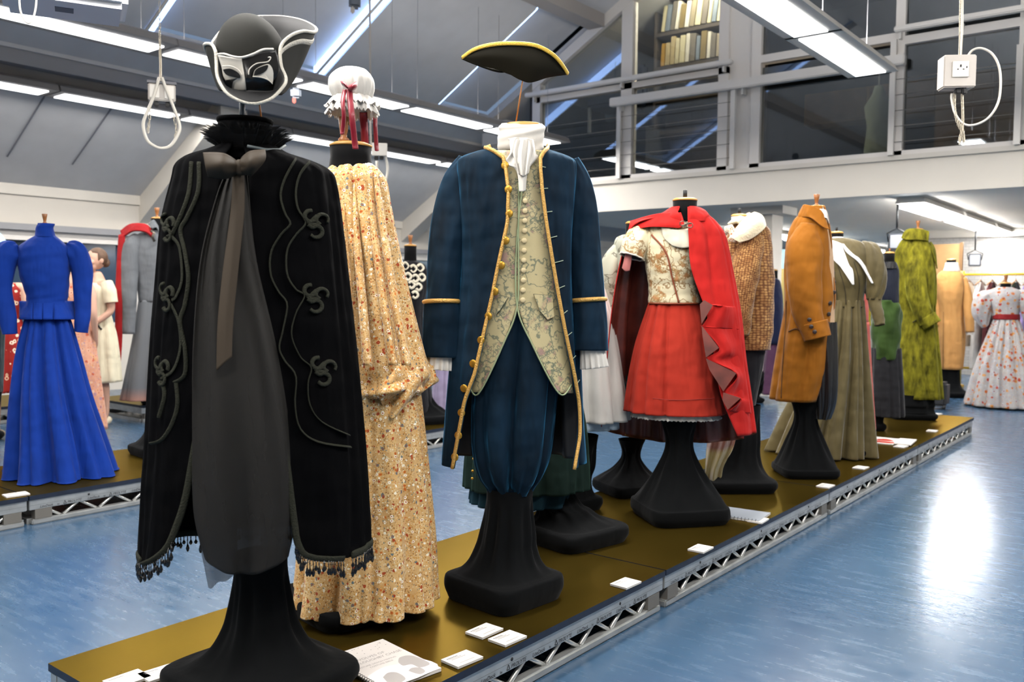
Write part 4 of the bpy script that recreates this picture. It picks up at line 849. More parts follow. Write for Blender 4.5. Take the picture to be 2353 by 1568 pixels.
for sg in (-1, 1):
    pa, pb = ((1062, 131, 0), (1190, 112, .17)) if sg < 0 else ((1305, 168, 0), (1190, 112, .17))
    md_ = ((pa[0]+pb[0])/2, (pa[1]+pb[1])/2-12, .13); lo_ = [(pa[0], pa[1]+4, 0), (1150 if sg < 0 else 1250, 165, .07), (1195, 150, .14)]
    G2.sheet('rear_cock', [[pa, md_, pb], [(a[0]*.5+b[0]*.5, a[1]*.5+b[1]*.5, a[2]*.5+b[2]*.5) for a, b in zip((pa, md_, pb), lo_)], lo_], hatblk, 12, 20, solid=.005)
    G2.cord('yellow_braid', [tuple(p) for p in G2.last[0]], .004, ybraid, g, 6)
x, z = F.q(1190, 170); bm = bmesh.new(); bmesh.ops.create_uvsphere(bm, u_segments=24, v_segments=14, radius=1, matrix=Matrix.Translation((x, .035, z+.055)) @ Matrix.Diagonal((.08, .075, .05, 1))); obj('crown', bm, hatblk, H, True)
# ================================================================== 4 DARK GREEN COAT BEHIND THE NAVY ONE
F = Fig(.40, 2.10, 'dark green velvet coat on a stand, mostly hidden behind the navy coat')
F.stand(1100, 1262, 92, .205, .75, .07, .35, 9, 31, cx=.05)
g = F.loft('coat', [(420, 1150, 1255, .1), (440, 1110, 1290, .12), (600, 1110, 1290, .14), (800, 1095, 1310, .17), (960, 1080, 1342, .2), (1050, 1070, 1350, .21), (1118, 1066, 1352, .215)], greenv, 120, 50, fold(9, .004, .016, 33), solid=.005, lining=mat('green_lining', '#0b1512', .7))
F.loft('under_skirt', [(900, 1105, 1310, .16), (1050, 1090, 1325, .18), (1152, 1078, 1310, .19)], velvet('teal_velvet', '#0c2630', '#2f5f74', .4), 120, 30, fold(12, .006, .014, 35), solid=.004)
F.discs('snap_button', [(1088, 1055, -.17), (1086, 1083, -.18), (1085, 1100, -.18)], .006, goldm, g)
F.neck(1200, 400, 440, 60)
# ================================================================== 5 WHITE APRON DRESS
F = Fig(.07, 2.60, 'white apron over a teal gown with pale blue petticoat behind the navy coat')
F.stand(1000, 1335, 80, .16, .7, .06, .2, 8, 41)
F.loft('petticoat', [(640, 1262, 1378, .09), (800, 1235, 1405, .14), (981, 1214, 1424, .175)], cloth('pale_blue', '#a9bccb', .7), 120, 30, fold(13, .003, .008, 43), solid=.003)
F.loft('apron_skirt', [(560, 1270, 1352, .09), (640, 1252, 1380, .12), (760, 1225, 1415, .17), (880, 1200, 1436, .2), (962, 1188, 1448, .215)], whitelinen, 140, 40, fold(12, .008, .02, 45), solid=.003)
tealg = velvet('teal_gown', '#1d4a4c', '#4d8f86', .4)
F.loft('gown_bodice', [(470, 1270, 1345, .07), (490, 1250, 1365, .09), (540, 1262, 1350, .1), (575, 1268, 1348, .09)], tealg, 60, 16)
F.sheet('gown_side', [[(1335, 540, -.05), (1345, 545, -.02), (1352, 560, .05)], [(1368, 680, -.05), (1380, 690, -.02), (1388, 700, .05)], [(1402, 790, -.05), (1416, 800, -.01), (1424, 800, .06)], [(1432, 900, -.04), (1444, 905, 0), (1450, 900, .07)]], tealg, 30, 12)
F.neck(1308, 430, 475, 52)
# ================================================================== 6 GREY EMBROIDERED DRESS
F = Fig(.145, 3.16, 'grey embroidered dress with full sleeves, half hidden behind the red cape')
F.stand(1010, 1452, 62, .17, .55, .055, .75, 9, 51, cx=-.01)
greyem = embroid('grey_embroidery', '#a7a795', '#55503f', '#8a8672', 10, .6, .64)
F.loft('dress', [(540, 1430, 1480, .06), (560, 1412, 1500, .1), (650, 1418, 1495, .11), (740, 1425, 1490, .1), (850, 1405, 1505, .15), (985, 1395, 1515, .18)], greyem, 90, 40, fold(9, .002, .012, 53), solid=.003)
F.sleeve('sleeve', [(1428, 565, 0, 14), (1408, 600, -.01, 24), (1398, 660, -.02, 27), (1405, 715, -.03, 22), (1412, 760, -.04, 16)], greyem, 36, 24, lambda th, t: .005*math.sin(5*th+6*t))
F.neck(1455, 515, 545, 34)
# ================================================================== 7 RED CAPE, BROCADE BODICE
F = Fig(.635, 2.805, 'scarlet hooded cape over a rose brocade bodice and red skirt on a stand')
F.stand(945, 1560, 96, .205, .42, .075, .95, 9, 61, cx=.0)
redw = cloth('scarlet_wool', '#a51a16', .9, .08, sheen=.03); redsk = cloth('brick_red_wool', '#962719', .9, .08, sheen=.03); lin = mat('copper_lining', '#5f2a22', .38, 0, .5, var=.35, vscale=12)
F.loft('petticoat', [(880, 1474, 1630, .125), (935, 1460, 1644, .15), (958, 1450, 1656, .168)], whitelinen, 200, 20, lambda th, t: t*.006*(math.sin(25*th)+.5*math.sin(43*th)), solid=.002, hem=lambda th: .003*math.sin(70*th))
sk = F.loft('skirt', [(690, 1494, 1606, .09), (720, 1484, 1618, .11), (790, 1462, 1640, .15), (870, 1446, 1656, .18), (946, 1436, 1669, .2)], redsk, 150, 50, lambda th, t, f=fold(13, .004, .013, 63): f(th, t)*(1 if math.cos(th) < -.15 or math.sin(th) > 0 else .15), solid=.003)
RS = F.R; F.cord('hem_stitching', F.drape(RS, [(1500, 916), (1560, 920), (1640, 916)], .003, 20), .0014, mat('red_thread', '#7d1c14', .8), sk)
bd = F.loft('bodice', [(512, 1500, 1600, .07), (528, 1480, 1615, .095), (570, 1476, 1612, .115), (620, 1484, 1606, .115), (660, 1490, 1604, .105), (697, 1489, 1612, .105)], brocade, 100, 40, lambda th, t: .0012*math.sin(55*t), solid=.004); RB = F.R
pip = mat('rust_piping', '#7d3a1c', .6)
F.cord('seam_piping', F.drape(RB, [(1497, 540), (1530, 580), (1545, 640), (1560, 696)], .004, 24), .0045, pip, bd)
F.cord('waist_piping', F.drape(RB, [(1490, 697), (1530, 698), (1606, 698)], .004, 20), .004, pip, bd)
F.sheet('lace_panel', [[(1520, 520, -.1), (1550, 528, -.11), (1582, 525, -.1)], [(1524, 545, -.118), (1556, 552, -.125), (1585, 550, -.115)], [(1545, 565, -.125), (1565, 570, -.128), (1588, 568, -.122)]], cloth('ivory_lace', '#bfb8a6', .85, .2), 10, 12, parent=bd)
F.sleeve('cap_sleeve', [(1492, 528, 0, 18), (1475, 540, -.02, 29), (1462, 560, -.045, 31), (1452, 590, -.06, 27)], brocade, 40, 20, lambda th, t: .004*math.sin(9*th)*t, parent=bd, lining=mat('sleeve_inside', '#4e4b4c', .8)); LS = F.last
F.cord('sleeve_lace', [Vector(p) for p in LS[-1]]+[Vector(LS[-1][0])], .0045, mat('lace_edge', '#d6cfbf', .8, bump=.9, bscale=300), bd)
pinkr = cloth('pink_ribbon', '#b8716c', .6)
F.sheet('sleeve_ribbon', [[(1438, 572, -.07), (1446, 572, -.075), (1453, 574, -.07)], [(1433, 600, -.075), (1443, 598, -.085), (1451, 600, -.075)], [(1429, 616, -.075), (1437, 624, -.08), (1447, 622, -.075)]], pinkr, 12, 8, parent=bd)
F.neck(1574, 462, 515, 54, ry=.85, knob=-18)
CRr = [(478, 1543, 1608, .06), (494, 1510, 1628, .085), (512, 1455, 1648, .105), (545, 1440, 1668, .13), (620, 1420, 1684, .165), (720, 1404, 1703, .195), (820, 1394, 1714, .22), (900, 1387, 1726, .235), (985, 1381, 1738, .245)]
def ce(v, l, r): return (F.q(l, v, -.05)[0], F.q(r, v, -.14)[0])
EEr = [ce(478, 1562, 1580), ce(494, 1548, 1580), ce(512, 1470, 1580), ce(545, 1442, 1582), ce(620, 1422, 1588), ce(720, 1405, 1622), ce(820, 1395, 1640), ce(900, 1388, 1655), ce(985, 1382, 1690)]
cpr = F.loft('cape', CRr, redw, 150, 70, fold(9, .003, .024, 67), EEr, solid=.004, lining=lin, hem=lambda th: -.11*max(0, math.sin(th)))
for pts in ([(1618, 690), (1638, 702), (1612, 745), (1608, 700)], [(1612, 748), (1652, 800), (1622, 822), (1614, 770)], [(1622, 824), (1692, 858), (1662, 900), (1630, 850)], [(1662, 902), (1702, 915), (1672, 942), (1660, 920)]):
    P = [F.p3(u, v, -.20-.0002*(v-690)) for u, v in pts]; bm = bmesh.new(); bm.faces.new([bm.verts.new(p) for p in P]); o = obj('turned_lining', bm, lin, cpr); md = o.modifiers.new('t', 'SOLIDIFY'); md.thickness = .004
for pts in ([(1614, 700), (1640, 704), (1616, 748), (1612, 752), (1654, 802), (1626, 826), (1694, 860), (1666, 904), (1704, 917), (1675, 944)],):
    rows = [[(u, v, -.195-.0002*(v-690)), ((u+1700)/2, v+4, -.19), (1690+(v-700)*.15, v+6, -.10)] for u, v in pts]
    F.sheet('front_fall', rows, redw, 60, 16, lambda a, t: .008*math.sin(a*9+3*t), parent=cpr)
F.loft('hood_collar', [(476, 1545, 1606, .055), (484, 1532, 1618, .075), (498, 1512, 1630, .095), (512, 1500, 1636, .10)], redw, 80, 18, lambda th, t: .006*math.sin(4*th+5*t), [ce(476, 1562, 1584), ce(484, 1556, 1586), ce(498, 1562, 1584), ce(512, 1566, 1582)], parent=cpr, solid=.008)
F.sheet('shoulder_fall', [[(1448, 508, .02), (1480, 498, -.03), (1520, 490, -.07), (1565, 488, -.08)], [(1446, 518, -.02), (1490, 512, -.08), (1530, 512, -.105), (1572, 515, -.115)], [(1443, 530, -.03), (1486, 522, -.09), (1520, 522, -.11), (1560, 524, -.12)]], redw, 20, 30, lambda a, t: .006*math.sin(a*8), parent=cpr, lining=lin)
pew = mat('pewter', '#6c655c', .35, .9)
for sg in (-1, 1): F.cord('clasp', [F.p3(1577+sg*(2+13*math.sin(q)), 516+5*math.sin(2*q)*.5+2*sg+4*math.cos(q), -.13) for q in [i*.42 for i in range(16)]], .0022, pew, cpr)
# ================================================================== 8 KNITTED JACKET
F = Fig(.555, 3.665, 'brown knitted jacket with cream fleece collar and patterned scarf on a stand')
F.stand(930, 1712, 70, .2, .30, .06, .3, 9, 71, cx=.0)
s = NT('brown_knit'); s.set(.9, 0, .1, .3); v = s.coord('UV', (34, 60, 1)); br_ = s.vor(v, 1, .35); n = s.noise(s.coord(), 25, 3)
c = s.mix(s.ramp(br_.outputs['Distance'], [(.2, 1.), (.6, 0.)]), '#5c3a22', s.ramp(n.outputs[0], [(.35, '#8a6038'), (.65, '#b48c58')])); s.color(c); s.bump(br_.outputs['Distance'], -.9, .02); knit = s.m
F.loft('trousers', [(780, 1690, 1762, .1), (850, 1692, 1752, .1), (930, 1690, 1736, .08)], cloth('black_wool', '#121216', .9), 60, 20, solid=0)
F.loft('jacket', [(508, 1690, 1745, .06), (530, 1672, 1768, .09), (580, 1662, 1777, .13), (640, 1664, 1779, .14), (700, 1668, 1779, .135), (760, 1676, 1777, .13), (803, 1684, 1769, .125)], knit, 90, 50, wrinkle(.004, 3, 3), solid=.01)
F.sleeve('sleeve', [(1728, 545, -.06, 26), (1716, 600, -.11, 33), (1706, 660, -.14, 31), (1700, 720, -.15, 26), (1698, 770, -.15, 22)], knit, 40, 26, wrinkle(.005, 5, 2), solid=.008)
fleece = mat('cream_fleece', '#d3c7a8', .95, bump=1., bscale=90, sheen=.4)
F.sheet('fleece_collar', [[(1680, 556, -.12), (1690, 552, -.14), (1700, 560, -.15)], [(1698, 530, -.12), (1712, 536, -.155), (1722, 546, -.14)], [(1718, 508, -.08), (1732, 512, -.12), (1746, 530, -.10)], [(1732, 498, -.02), (1744, 504, -.04), (1749, 520, -.03)]], fleece, 30, 16, solid=.03)
F.sheet('fleece_collar', [[(1676, 520, -.05), (1690, 514, -.09), (1700, 512, -.05)], [(1692, 506, -.02), (1706, 502, -.06), (1720, 500, -.02)]], fleece, 14, 12, solid=.02)
scarfm = printed('orange_scarf', '#c9bfa6', [(120, .4, [(0, '#a8461c'), (.5, '#b55a2a'), (.8, '#d8cdb4')], None, .9)])
F.cord('scarf', [F.p3(1668, 530, -.10), F.p3(1678, 525, -.13), F.p3(1686, 540, -.14), F.p3(1682, 556, -.14)], .026, scarfm, S=12, flat=.5); F.cord('scarf', [F.p3(1700, 506, -.02), F.p3(1712, 500, 0), F.p3(1722, 494, .03)], .016, scarfm, S=12)
F.neck(1699, 498, 520, 36, whitelinen, knob=-13)
s = NT('striped_scarf'); s.set(.9, 0, .1, .3); v = s.coord('UV', (9, 1, 1)); wv = s.node('ShaderNodeTexWave'); wv.inputs['Scale'].default_value = 1.; wv.inputs['Distortion'].default_value = 1.5; s.link(v, wv.inputs[0]); nn = s.coord('UV', (1, 1, 1)); sx = s.node('ShaderNodeSeparateXYZ'); s.link(nn, sx.inputs[0])
s.color(s.mix(s.ramp(sx.outputs[1], [(.4, 0.), (.5, 1.)]), s.mix(wv.outputs[0], '#4a2c26', '#7a5040'), s.mix(wv.outputs[0], '#6a6434', '#9a8a5e'))); s.bump(wv.outputs[0], .6, .01)
F.sheet('scarf_end', [[(1622, 960, -.12), (1655, 965, -.14), (1700, 960, -.12)], [(1625, 1005, -.14), (1655, 1010, -.17), (1690, 1000, -.14)], [(1622, 1040, -.15), (1650, 1045, -.18), (1680, 1035, -.15)], [(1620, 1080, -.16), (1640, 1085, -.19), (1662, 1075, -.16)], [(1620, 1100, -.16), (1640, 1118, -.18), (1658, 1108, -.16)]], s.m, 40, 24, lambda a, t: .012*math.sin(a*15+4*t), solid=.008)
# ================================================================== 9 BROWN TAILCOAT
F = Fig(.73, 4.31, 'mustard brown tailcoat with dark buttons seen from its sleeve side on a stand')
F.stand(905, 1852, 78, .175, .35, .05, .55, 10, 81, cx=.0)
brownw = cloth('mustard_wool', '#84500f', .9, .1, sheen=.08); horn = mat('horn_button', '#241a18', .35)
F.loft('breeches', [(740, 1850, 1924, .1), (840, 1862, 1926, .11), (920, 1868, 1922, .1), (962, 1872, 1908, .07)], mat('black_satin', '#131213', .35), 80, 24, fold(8, .004, .012, 84), solid=0)
F.loft('shirt_front', [(505, 1868, 1902, .06), (600, 1868, 1916, .1), (760, 1868, 1918, .1)], cloth('buff_waistcoat', '#b09070', .7), 50, 16, solid=0)
B9 = [(474, 1846, 1896, .05), (492, 1836, 1902, .07), (510, 1822, 1906, .1), (550, 1808, 1912, .13), (620, 1802, 1916, .145), (680, 1803, 1921, .15), (720, 1801, 1917, .15), (780, 1790, 1912, .16), (850, 1778, 1904, .17), (918, 1768, 1884, .175)]
E9 = [(F.q(l, r[0], -.08)[0], F.q(rr, r[0], -.08)[0]) for r, (l, rr) in zip(B9, [(1888, 1893), (1892, 1899), (1896, 1903), (1903, 1909), (1908, 1913), (1914, 1918), (1908, 1914), (1902, 1909), (1894, 1901), (1874, 1880)])]
ct = F.loft('coat', B9, brownw, 120, 60, fold(6, .001, .010, 85), E9, solid=.005); R9 = F.R
F.sleeve('sleeve', [(1860, 520, -.06, 24), (1850, 570, -.10, 39), (1848, 640, -.13, 38), (1852, 700, -.15, 34), (1864, 745, -.16, 29), (1876, 776, -.165, 26)], brownw, 44, 34, wrinkle(.003, 8, 2), parent=ct, solid=.005)
F.sleeve('cuff', [(1869, 742, -.165, 31), (1879, 778, -.17, 29)], brownw, 40, 10, parent=ct, solid=.006)
F.discs('cuff_button', [(1860, 735, -.245), (1864, 751, -.25), (1872, 763, -.25)], .013, horn, ct)
F.discs('coat_button', [(1904, 542, 0), (1908, 571, 0), (1912, 598, 0), (1915, 627, 0), (1917, 648, 0), (1917, 672, -.07), (1908, 697, -.11), (1905, 722, -.11), (1903, 744, -.11)], .013, horn, ct, .006, None, (.6, -.8, 0))
F.cord('pocket_welt', F.drape(R9, [(1812, 762), (1830, 756), (1845, 768)], .006, 10), .004, mat('mustard_dark', '#4e2f0c', .9), ct)
F.cord('back_seam', F.drape(R9, [(1806, 690), (1804, 760), (1798, 840), (1795, 915)], .004, 20), .003, MATS['mustard_dark'], ct)
F.sheet('collar', [[(1842, 476, .0), (1850, 470, -.06), (1880, 478, -.09), (1893, 492, -.09)], [(1834, 492, -.03), (1856, 490, -.10), (1888, 510, -.12), (1904, 522, -.11)], [(1833, 500, -.04), (1862, 500, -.12), (1892, 522, -.13), (1906, 526, -.115)]], brownw, 16, 24, parent=ct, solid=.006)
F.neck(1876, 478, 505, 38, whitelinen, knob=26)
F.sheet('shirt_collar', [[(1884, 480, -.08), (1896, 482, -.08), (1902, 490, -.05)], [(1890, 500, -.1), (1900, 502, -.1), (1906, 515, -.07)]], whitelinen, 8, 10, lambda a, t: .006*math.sin(9*a))
# ================================================================== 10 OLIVE GOWN
F = Fig(.70, 5.17, 'olive taffeta gown with two long white pointed lapels on a stand')
F.stand(900, 1935, 70, .15, .3, .05, .4, 9, 91)
olive = cloth('olive_taffeta', '#544a2e', .6, .15, sheen=.3); 
F.loft('skirt', [(690, 1900, 1986, .10), (740, 1888, 1990, .13), (820, 1866, 1996, .17), (900, 1830, 2002, .21), (980, 1792, 2008, .25), (1040, 1766, 2013, .28)], olive, 150, 50, fold(12, .01, .05, 93), solid=.003)
ob = F.loft('bodice', [(548, 1905, 1952, .05), (560, 1890, 1985, .08), (590, 1888, 1998, .115), (640, 1896, 1996, .125), (680, 1906, 1986, .105), (706, 1906, 1986, .10)], olive, 80, 36, lambda th, t: .0015*math.sin(9*th), solid=.003); RO = F.R
for pts in ([(1925, 610), (1940, 660), (1944, 700)], [(1962, 600), (1975, 650), (1970, 700)], [(1908, 620), (1920, 660), (1926, 700)]): F.cord('bodice_seam', F.drape(RO, pts, .003, 14), .0025, mat('olive_dark', '#352e1c', .9), ob)
wl_ = cloth('white_lapel', '#dcd9d6', .6, .03)
F.sheet('lapel', [[(1912, 552, -.07), (1924, 556, -.085), (1934, 560, -.09)], [(1912, 590, -.115), (1932, 596, -.125), (1950, 606, -.13)], [(1932, 615, -.14), (1944, 618, -.145), (1960, 622, -.145)], [(1958, 654, -.15), (1961, 655, -.15), (1963, 654, -.15)]], wl_, 30, 12, solid=.006, parent=ob)
F.sheet('lapel', [[(1936, 560, -.088), (1945, 562, -.07), (1950, 566, -.05)], [(1946, 580, -.12), (1968, 586, -.1), (1982, 600, -.07)], [(1976, 605, -.12), (1986, 612, -.1), (1994, 622, -.08)], [(2003, 652, -.1), (2005, 652, -.1), (2007, 651, -.1)]], wl_, 30, 12, solid=.006, parent=ob)
F.loft('stand_collar', [(545, 1910, 1938, .045), (562, 1908, 1940, .05)], wl_, 40, 8, solid=.004, parent=ob)
F.sleeve('puff_sleeve', [(1975, 565, .02, 12), (1994, 580, .0, 25), (2006, 620, -.02, 27), (2010, 660, -.03, 22), (2008, 690, -.04, 15)], olive, 40, 26, lambda th, t: .007*math.sin(6*th+12*t), parent=ob)
F.sleeve('forearm_sleeve', [(2008, 685, -.04, 14), (2016, 720, -.06, 13), (2022, 748, -.08, 11)], olive, 30, 12, wrinkle(.003, 4, 2), parent=ob)
F.sleeve('puff_sleeve', [(1912, 575, -.05, 10), (1900, 600, -.08, 17), (1898, 640, -.1, 17), (1904, 690, -.1, 11)], olive, 36, 20, lambda th, t: .006*math.sin(6*th+9*t), parent=ob)
F.neck(1922, 537, 556, 30, knob=-10)
F = Fig(.38, 5.75, 'coral pink gown, only one edge showing behind the olive gown')
F.stand(900, 1975, 40, .14, .4, .05, .4, 8, 95); cor = cloth('coral_crepe', '#b0544a', .7)
F.loft('skirt', [(740, 1950, 1998, .1), (860, 1935, 2004, .14), (985, 1925, 2012, .17)], cor, 80, 24, fold(9, .003, .01, 97)); F.loft('bodice', [(610, 1960, 1990, .06), (660, 1952, 1996, .09), (742, 1952, 1996, .09)], cor, 40, 14); F.neck(1972, 590, 615, 20)
# ================================================================== 11 NAVY JACKET WITH GREEN WRAP, 12 LIME COAT
F = Fig(.42, 6.55, 'dark navy jacket over a moss green wrap and dark skirt beside the lime coat')
F.stand(880, 2030, 60, .15, .4, .05, .3, 8, 101)
F.loft('dark_skirt', [(800, 2002, 2072, .12), (900, 1998, 2078, .15), (955, 1996, 2080, .16)], cloth('charcoal_wool', '#1a1a1d', .85), 90, 24, fold(10, .004, .01, 103))
F.loft('green_wrap', [(690, 2012, 2062, .11), (720, 2002, 2072, .14), (780, 2004, 2070, .145), (826, 2008, 2066, .13)], cloth('moss_green', '#2d4218', .85, .15), 80, 30, wrinkle(.010, 6, 1.3), solid=.006)
F.loft('jacket', [(604, 2030, 2060, .05), (622, 2026, 2066, .08), (660, 2018, 2066, .11), (700, 2020, 2066, .11)], cloth('navy_cloth', '#161a26', .85), 60, 24)
F.loft('lace_cape', [(602, 2034, 2058, .05), (618, 2025, 2064, .09)], gauzy('black_lace', '#0b0b0d', .9), 90, 10, lambda th, t: .004*t*math.sin(15*th)); F.neck(2044, 583, 606, 22, knob=8)
F = Fig(.54, 7.57, 'long lime green velvet coat with turned-up cuffs at the end of the main row')
F.stand(905, 2098, 92, .2, .3, .05, .1, 9, 111, cx=-.0)
lc = F.loft('coat', [(545, 2078, 2128, .06), (560, 2066, 2136, .1), (590, 2054, 2146, .13), (640, 2050, 2152, .14), (690, 2054, 2152, .13), (715, 2056, 2150, .125), (770, 2050, 2156, .15), (840, 2044, 2162, .17), (914, 2040, 2168, .185)], limev, 110, 56, fold(8, .001, .016, 113), solid=.006)
F.sleeve('sleeve', [(2108, 575, -.05, 16), (2104, 620, -.1, 22), (2108, 680, -.13, 22), (2122, 722, -.15, 19), (2132, 742, -.15, 17)], limev, 40, 26, wrinkle(.003, 9, 2), parent=lc, solid=.006)
F.sleeve('cuff', [(2129, 728, -.15, 20), (2143, 748, -.155, 20)], limev, 36, 8, parent=lc, solid=.008)
F.sheet('collar', [[(2072, 548, -.03), (2084, 552, -.09), (2110, 552, -.1), (2132, 555, -.06)], [(2078, 536, -.0), (2090, 534, -.07), (2112, 534, -.08), (2134, 536, -.03)], [(2084, 530, .03), (2094, 527, -.04), (2112, 528, -.05), (2130, 532, .0)]], limev, 14, 20, parent=lc, solid=.01)
F.sheet('lapel', [[(2132, 560, -.02), (2140, 575, -.04), (2148, 600, -.05)], [(2138, 556, .05), (2148, 575, .03), (2152, 618, .02)]], limev, 8, 14, parent=lc, solid=.008)
F.cord('pocket_edge', [F.p3(2097, 742, -.15), F.p3(2110, 732, -.155), F.p3(2126, 733, -.14)], .006, mat('lime_dark', '#38360c', .9), lc)
F.neck(2109, 529, 545, 24, knob=18)
# ================================================================== 13, 14 UNDER THE GALLERY
F = Fig(.02, 11.4, 'pale camel tailcoat with white collar seen from behind past the lime coat', z=0)
F.stand(838, 2182, 44, .26, .4, .06, .1, 8, 121)
camel = cloth('camel_wool', '#ad7f4a', .85, .08, sheen=.1)
g = F.loft('tailcoat', [(622, 2164, 2206, .07), (636, 2152, 2216, .12), (670, 2148, 2220, .17), (720, 2154, 2214, .15), (780, 2152, 2218, .17), (848, 2155, 2212, .17)], camel, 80, 40, fold(6, .002, .010, 123), solid=.006)
F.sleeve('sleeve', [(2212, 640, 0, 9), (2222, 680, -.03, 11), (2227, 730, -.05, 10), (2229, 764, -.06, 9)], camel, 28, 18, parent=g); F.sleeve('shirt_cuff', [(2229, 762, -.06, 7), (2229, 770, -.06, 7)], whitelinen, 20, 6)
F.sleeve('sleeve', [(2156, 640, 0, 9), (2150, 690, -.03, 10), (2150, 750, -.05, 9)], camel, 28, 18, parent=g)
F.loft('stand_collar', [(604, 2172, 2201, .06), (614, 2170, 2204, .075), (624, 2166, 2207, .08)], whitelinen, 40, 8, solid=.004)
F.cord('back_seam', [F.p3(2168, 716, -.15), F.p3(2167, 780, -.17), F.p3(2167, 846, -.17)], .004, mat('camel_dark', '#7a5630', .9), g); F.neck(2186, 598, 618, 20)
F = Fig(.86, 10.70, 'white gown with rust floral print and crimson sash at the right edge', z=0)
F.stand(900, 2312, 70, .22, .4, .05, .2, 8, 131)
F.loft('skirt', [(732, 2284, 2342, .14), (760, 2272, 2352, .2), (840, 2240, 2376, .34), (930, 2214, 2404, .45)], rosedress, 150, 40, fold(14, .01, .03, 133, 1), solid=.004)
rb = F.loft('bodice', [(660, 2292, 2326, .07), (672, 2266, 2350, .12), (690, 2272, 2346, .15), (730, 2280, 2342, .14)], rosedress, 70, 20, solid=.004)
for sg, pth in ((-1, [(2282, 676, 0, 12), (2262, 690, -.02, 22), (2256, 720, -.03, 20), (2262, 746, -.04, 9), (2264, 752, -.04, 5)]), (1, [(2336, 676, 0, 12), (2362, 690, -.02, 22), (2370, 720, -.03, 20), (2366, 746, -.04, 9), (2364, 752, -.04, 5)])): F.sleeve('sleeve', pth, rosedress, 36, 20, lambda th, t: .012*math.sin(7*th+4*t)*math.sin(PI*t), parent=rb)
F.loft('sash', [(722, 2280, 2344, .15), (734, 2279, 2345, .155)], cloth('crimson_sash', '#7d1418', .6), 60, 6, solid=.006); F.neck(2311, 652, 664, 22, knob=17)

# ================================================================== 15 BLUE RIDING DRESS
F = Fig(-2.80, 1.34, 'bright royal blue riding dress with puffed sleeves seen from behind')
blue = cloth('royal_blue', '#032b7c', .85, .1, sheen=.05)
F.stand(900, 105, 80, .2, .5, .05, .2, 8, 141)
F.loft('skirt', [(706, 68, 150, .09), (745, 54, 166, .115), (820, 36, 188, .18), (910, 24, 213, .26), (1000, 16, 244, .32), (1060, 10, 264, .37), (1086, 6, 272, .40)], blue, 180, 60, lambda th, t, f=fold(9, .008, .06, 144): f(th, t), solid=.004, hem=lambda th: .008*math.sin(9*th))
jb = F.loft('jacket', [(540, 84, 126, .05), (556, 58, 146, .075), (572, 40, 160, .10), (600, 38, 162, .115), (640, 46, 160, .12), (675, 58, 158, .105), (694, 60, 156, .098), (710, 54, 164, .11), (732, 42, 176, .135)], blue, 100, 50, lambda th, t: .0015*math.sin(60*t+3*th)*(1 if .25 < t < .75 else 0), solid=.006); RJ = F.R
F.loft('stand_collar', [(514, 86, 126, .05), (524, 83, 124, .055), (545, 78, 127, .06)], blue, 50, 16, lambda th, t: .002*math.sin(9*t+th), solid=.005, parent=jb)
for u0, u1 in ((44, 74), (76, 96), (99, 121), (124, 174)):
    rows = [[(u, v, F.front(RJ, F.q(u, v, -.1)[0], F.q(u, v, -.1)[1], of)) for u in (u0, (u0+u1)/2, u1)] for v, of in ((692, -.004), (710, .004), (734, .016))]
    F.sheet('peplum_tab', rows, blue, 8, 8, parent=jb, solid=.006)
for sg, pth in ((-1, [(40, 566, 0, 12), (22, 578, -.01, 26), (6, 610, -.02, 26), (4, 660, -.03, 21), (14, 710, -.04, 18), (20, 742, -.05, 17), (22, 768, -.05, 15)]), (1, [(152, 566, 0, 12), (170, 578, -.01, 26), (186, 612, -.02, 24), (190, 660, -.03, 20), (190, 710, -.04, 17), (189, 740, -.05, 16), (186, 764, -.05, 14)])):
    F.sleeve('sleeve', pth, blue, 44, 40, lambda th, t: .007*math.sin(8*th)*max(0, 1-3.2*t)+.002*math.sin(3*th+20*t), parent=jb, solid=.005)
F.neck(103, 519, 545, 30, cap=False, knob=22)
F = Fig(-2.96, 1.99, 'black-draped stand behind the black cape, only its foot showing')
F.stand(900, 378, 50, .17, .4, .06, .2, 8, 145, cx=.07); F.loft('dark_gown', [(560, 368, 400, .07), (600, 362, 410, .11), (700, 365, 405, .1), (850, 362, 420, .15), (960, 360, 425, .17)], cloth('black_wool', '#121216', .9), 60, 24, fold(9, .002, .01, 3)); F.neck(384, 540, 565, 24)
# ================================================================== 16 GREY DRESS WITH RED SASH
F = Fig(-5.40, 3.55, 'slate grey wool dress with red hood and sash near the windows')
F.stand(900, 350, 60, .2, .5, .06, .2, 8, 151); gw = cloth('slate_wool', '#63666a', .85, .08)
s = NT('ombre_grey'); s.set(.85, 0, .2, .15); sx = s.node('ShaderNodeSeparateXYZ'); s.link(s.coord('UV'), sx.inputs[0]); s.color(s.ramp(sx.outputs[1], [(.8, '#63666a'), (.97, '#9a7468')])); ombre = s.m
F.loft('skirt', [(690, 318, 396, .1), (780, 304, 404, .15), (860, 288, 412, .19), (917, 276, 420, .22)], ombre, 100, 36, fold(8, .004, .016, 153), solid=.004)
gb = F.loft('bodice', [(530, 335, 385, .06), (545, 312, 402, .1), (590, 300, 412, .13), (640, 312, 402, .12), (695, 318, 396, .1)], gw, 70, 30)
F.sleeve('sleeve', [(318, 545, -.02, 14), (303, 570, -.06, 19), (298, 630, -.08, 18), (297, 700, -.1, 15), (296, 768, -.11, 13)], gw, 36, 26, wrinkle(.002, 4, 2), parent=gb)
redq = cloth('quilted_red', '#8f1418', .7, .15)
F.sheet('red_hood', [[(276, 530, -.02), (300, 514, -.06), (335, 515, -.08), (352, 530, -.08)], [(280, 545, -.06), (305, 530, -.12), (335, 532, -.14), (352, 545, -.13)]], redq, 12, 20, lambda a, t: .008*math.sin(8*a), parent=gb, solid=.02)
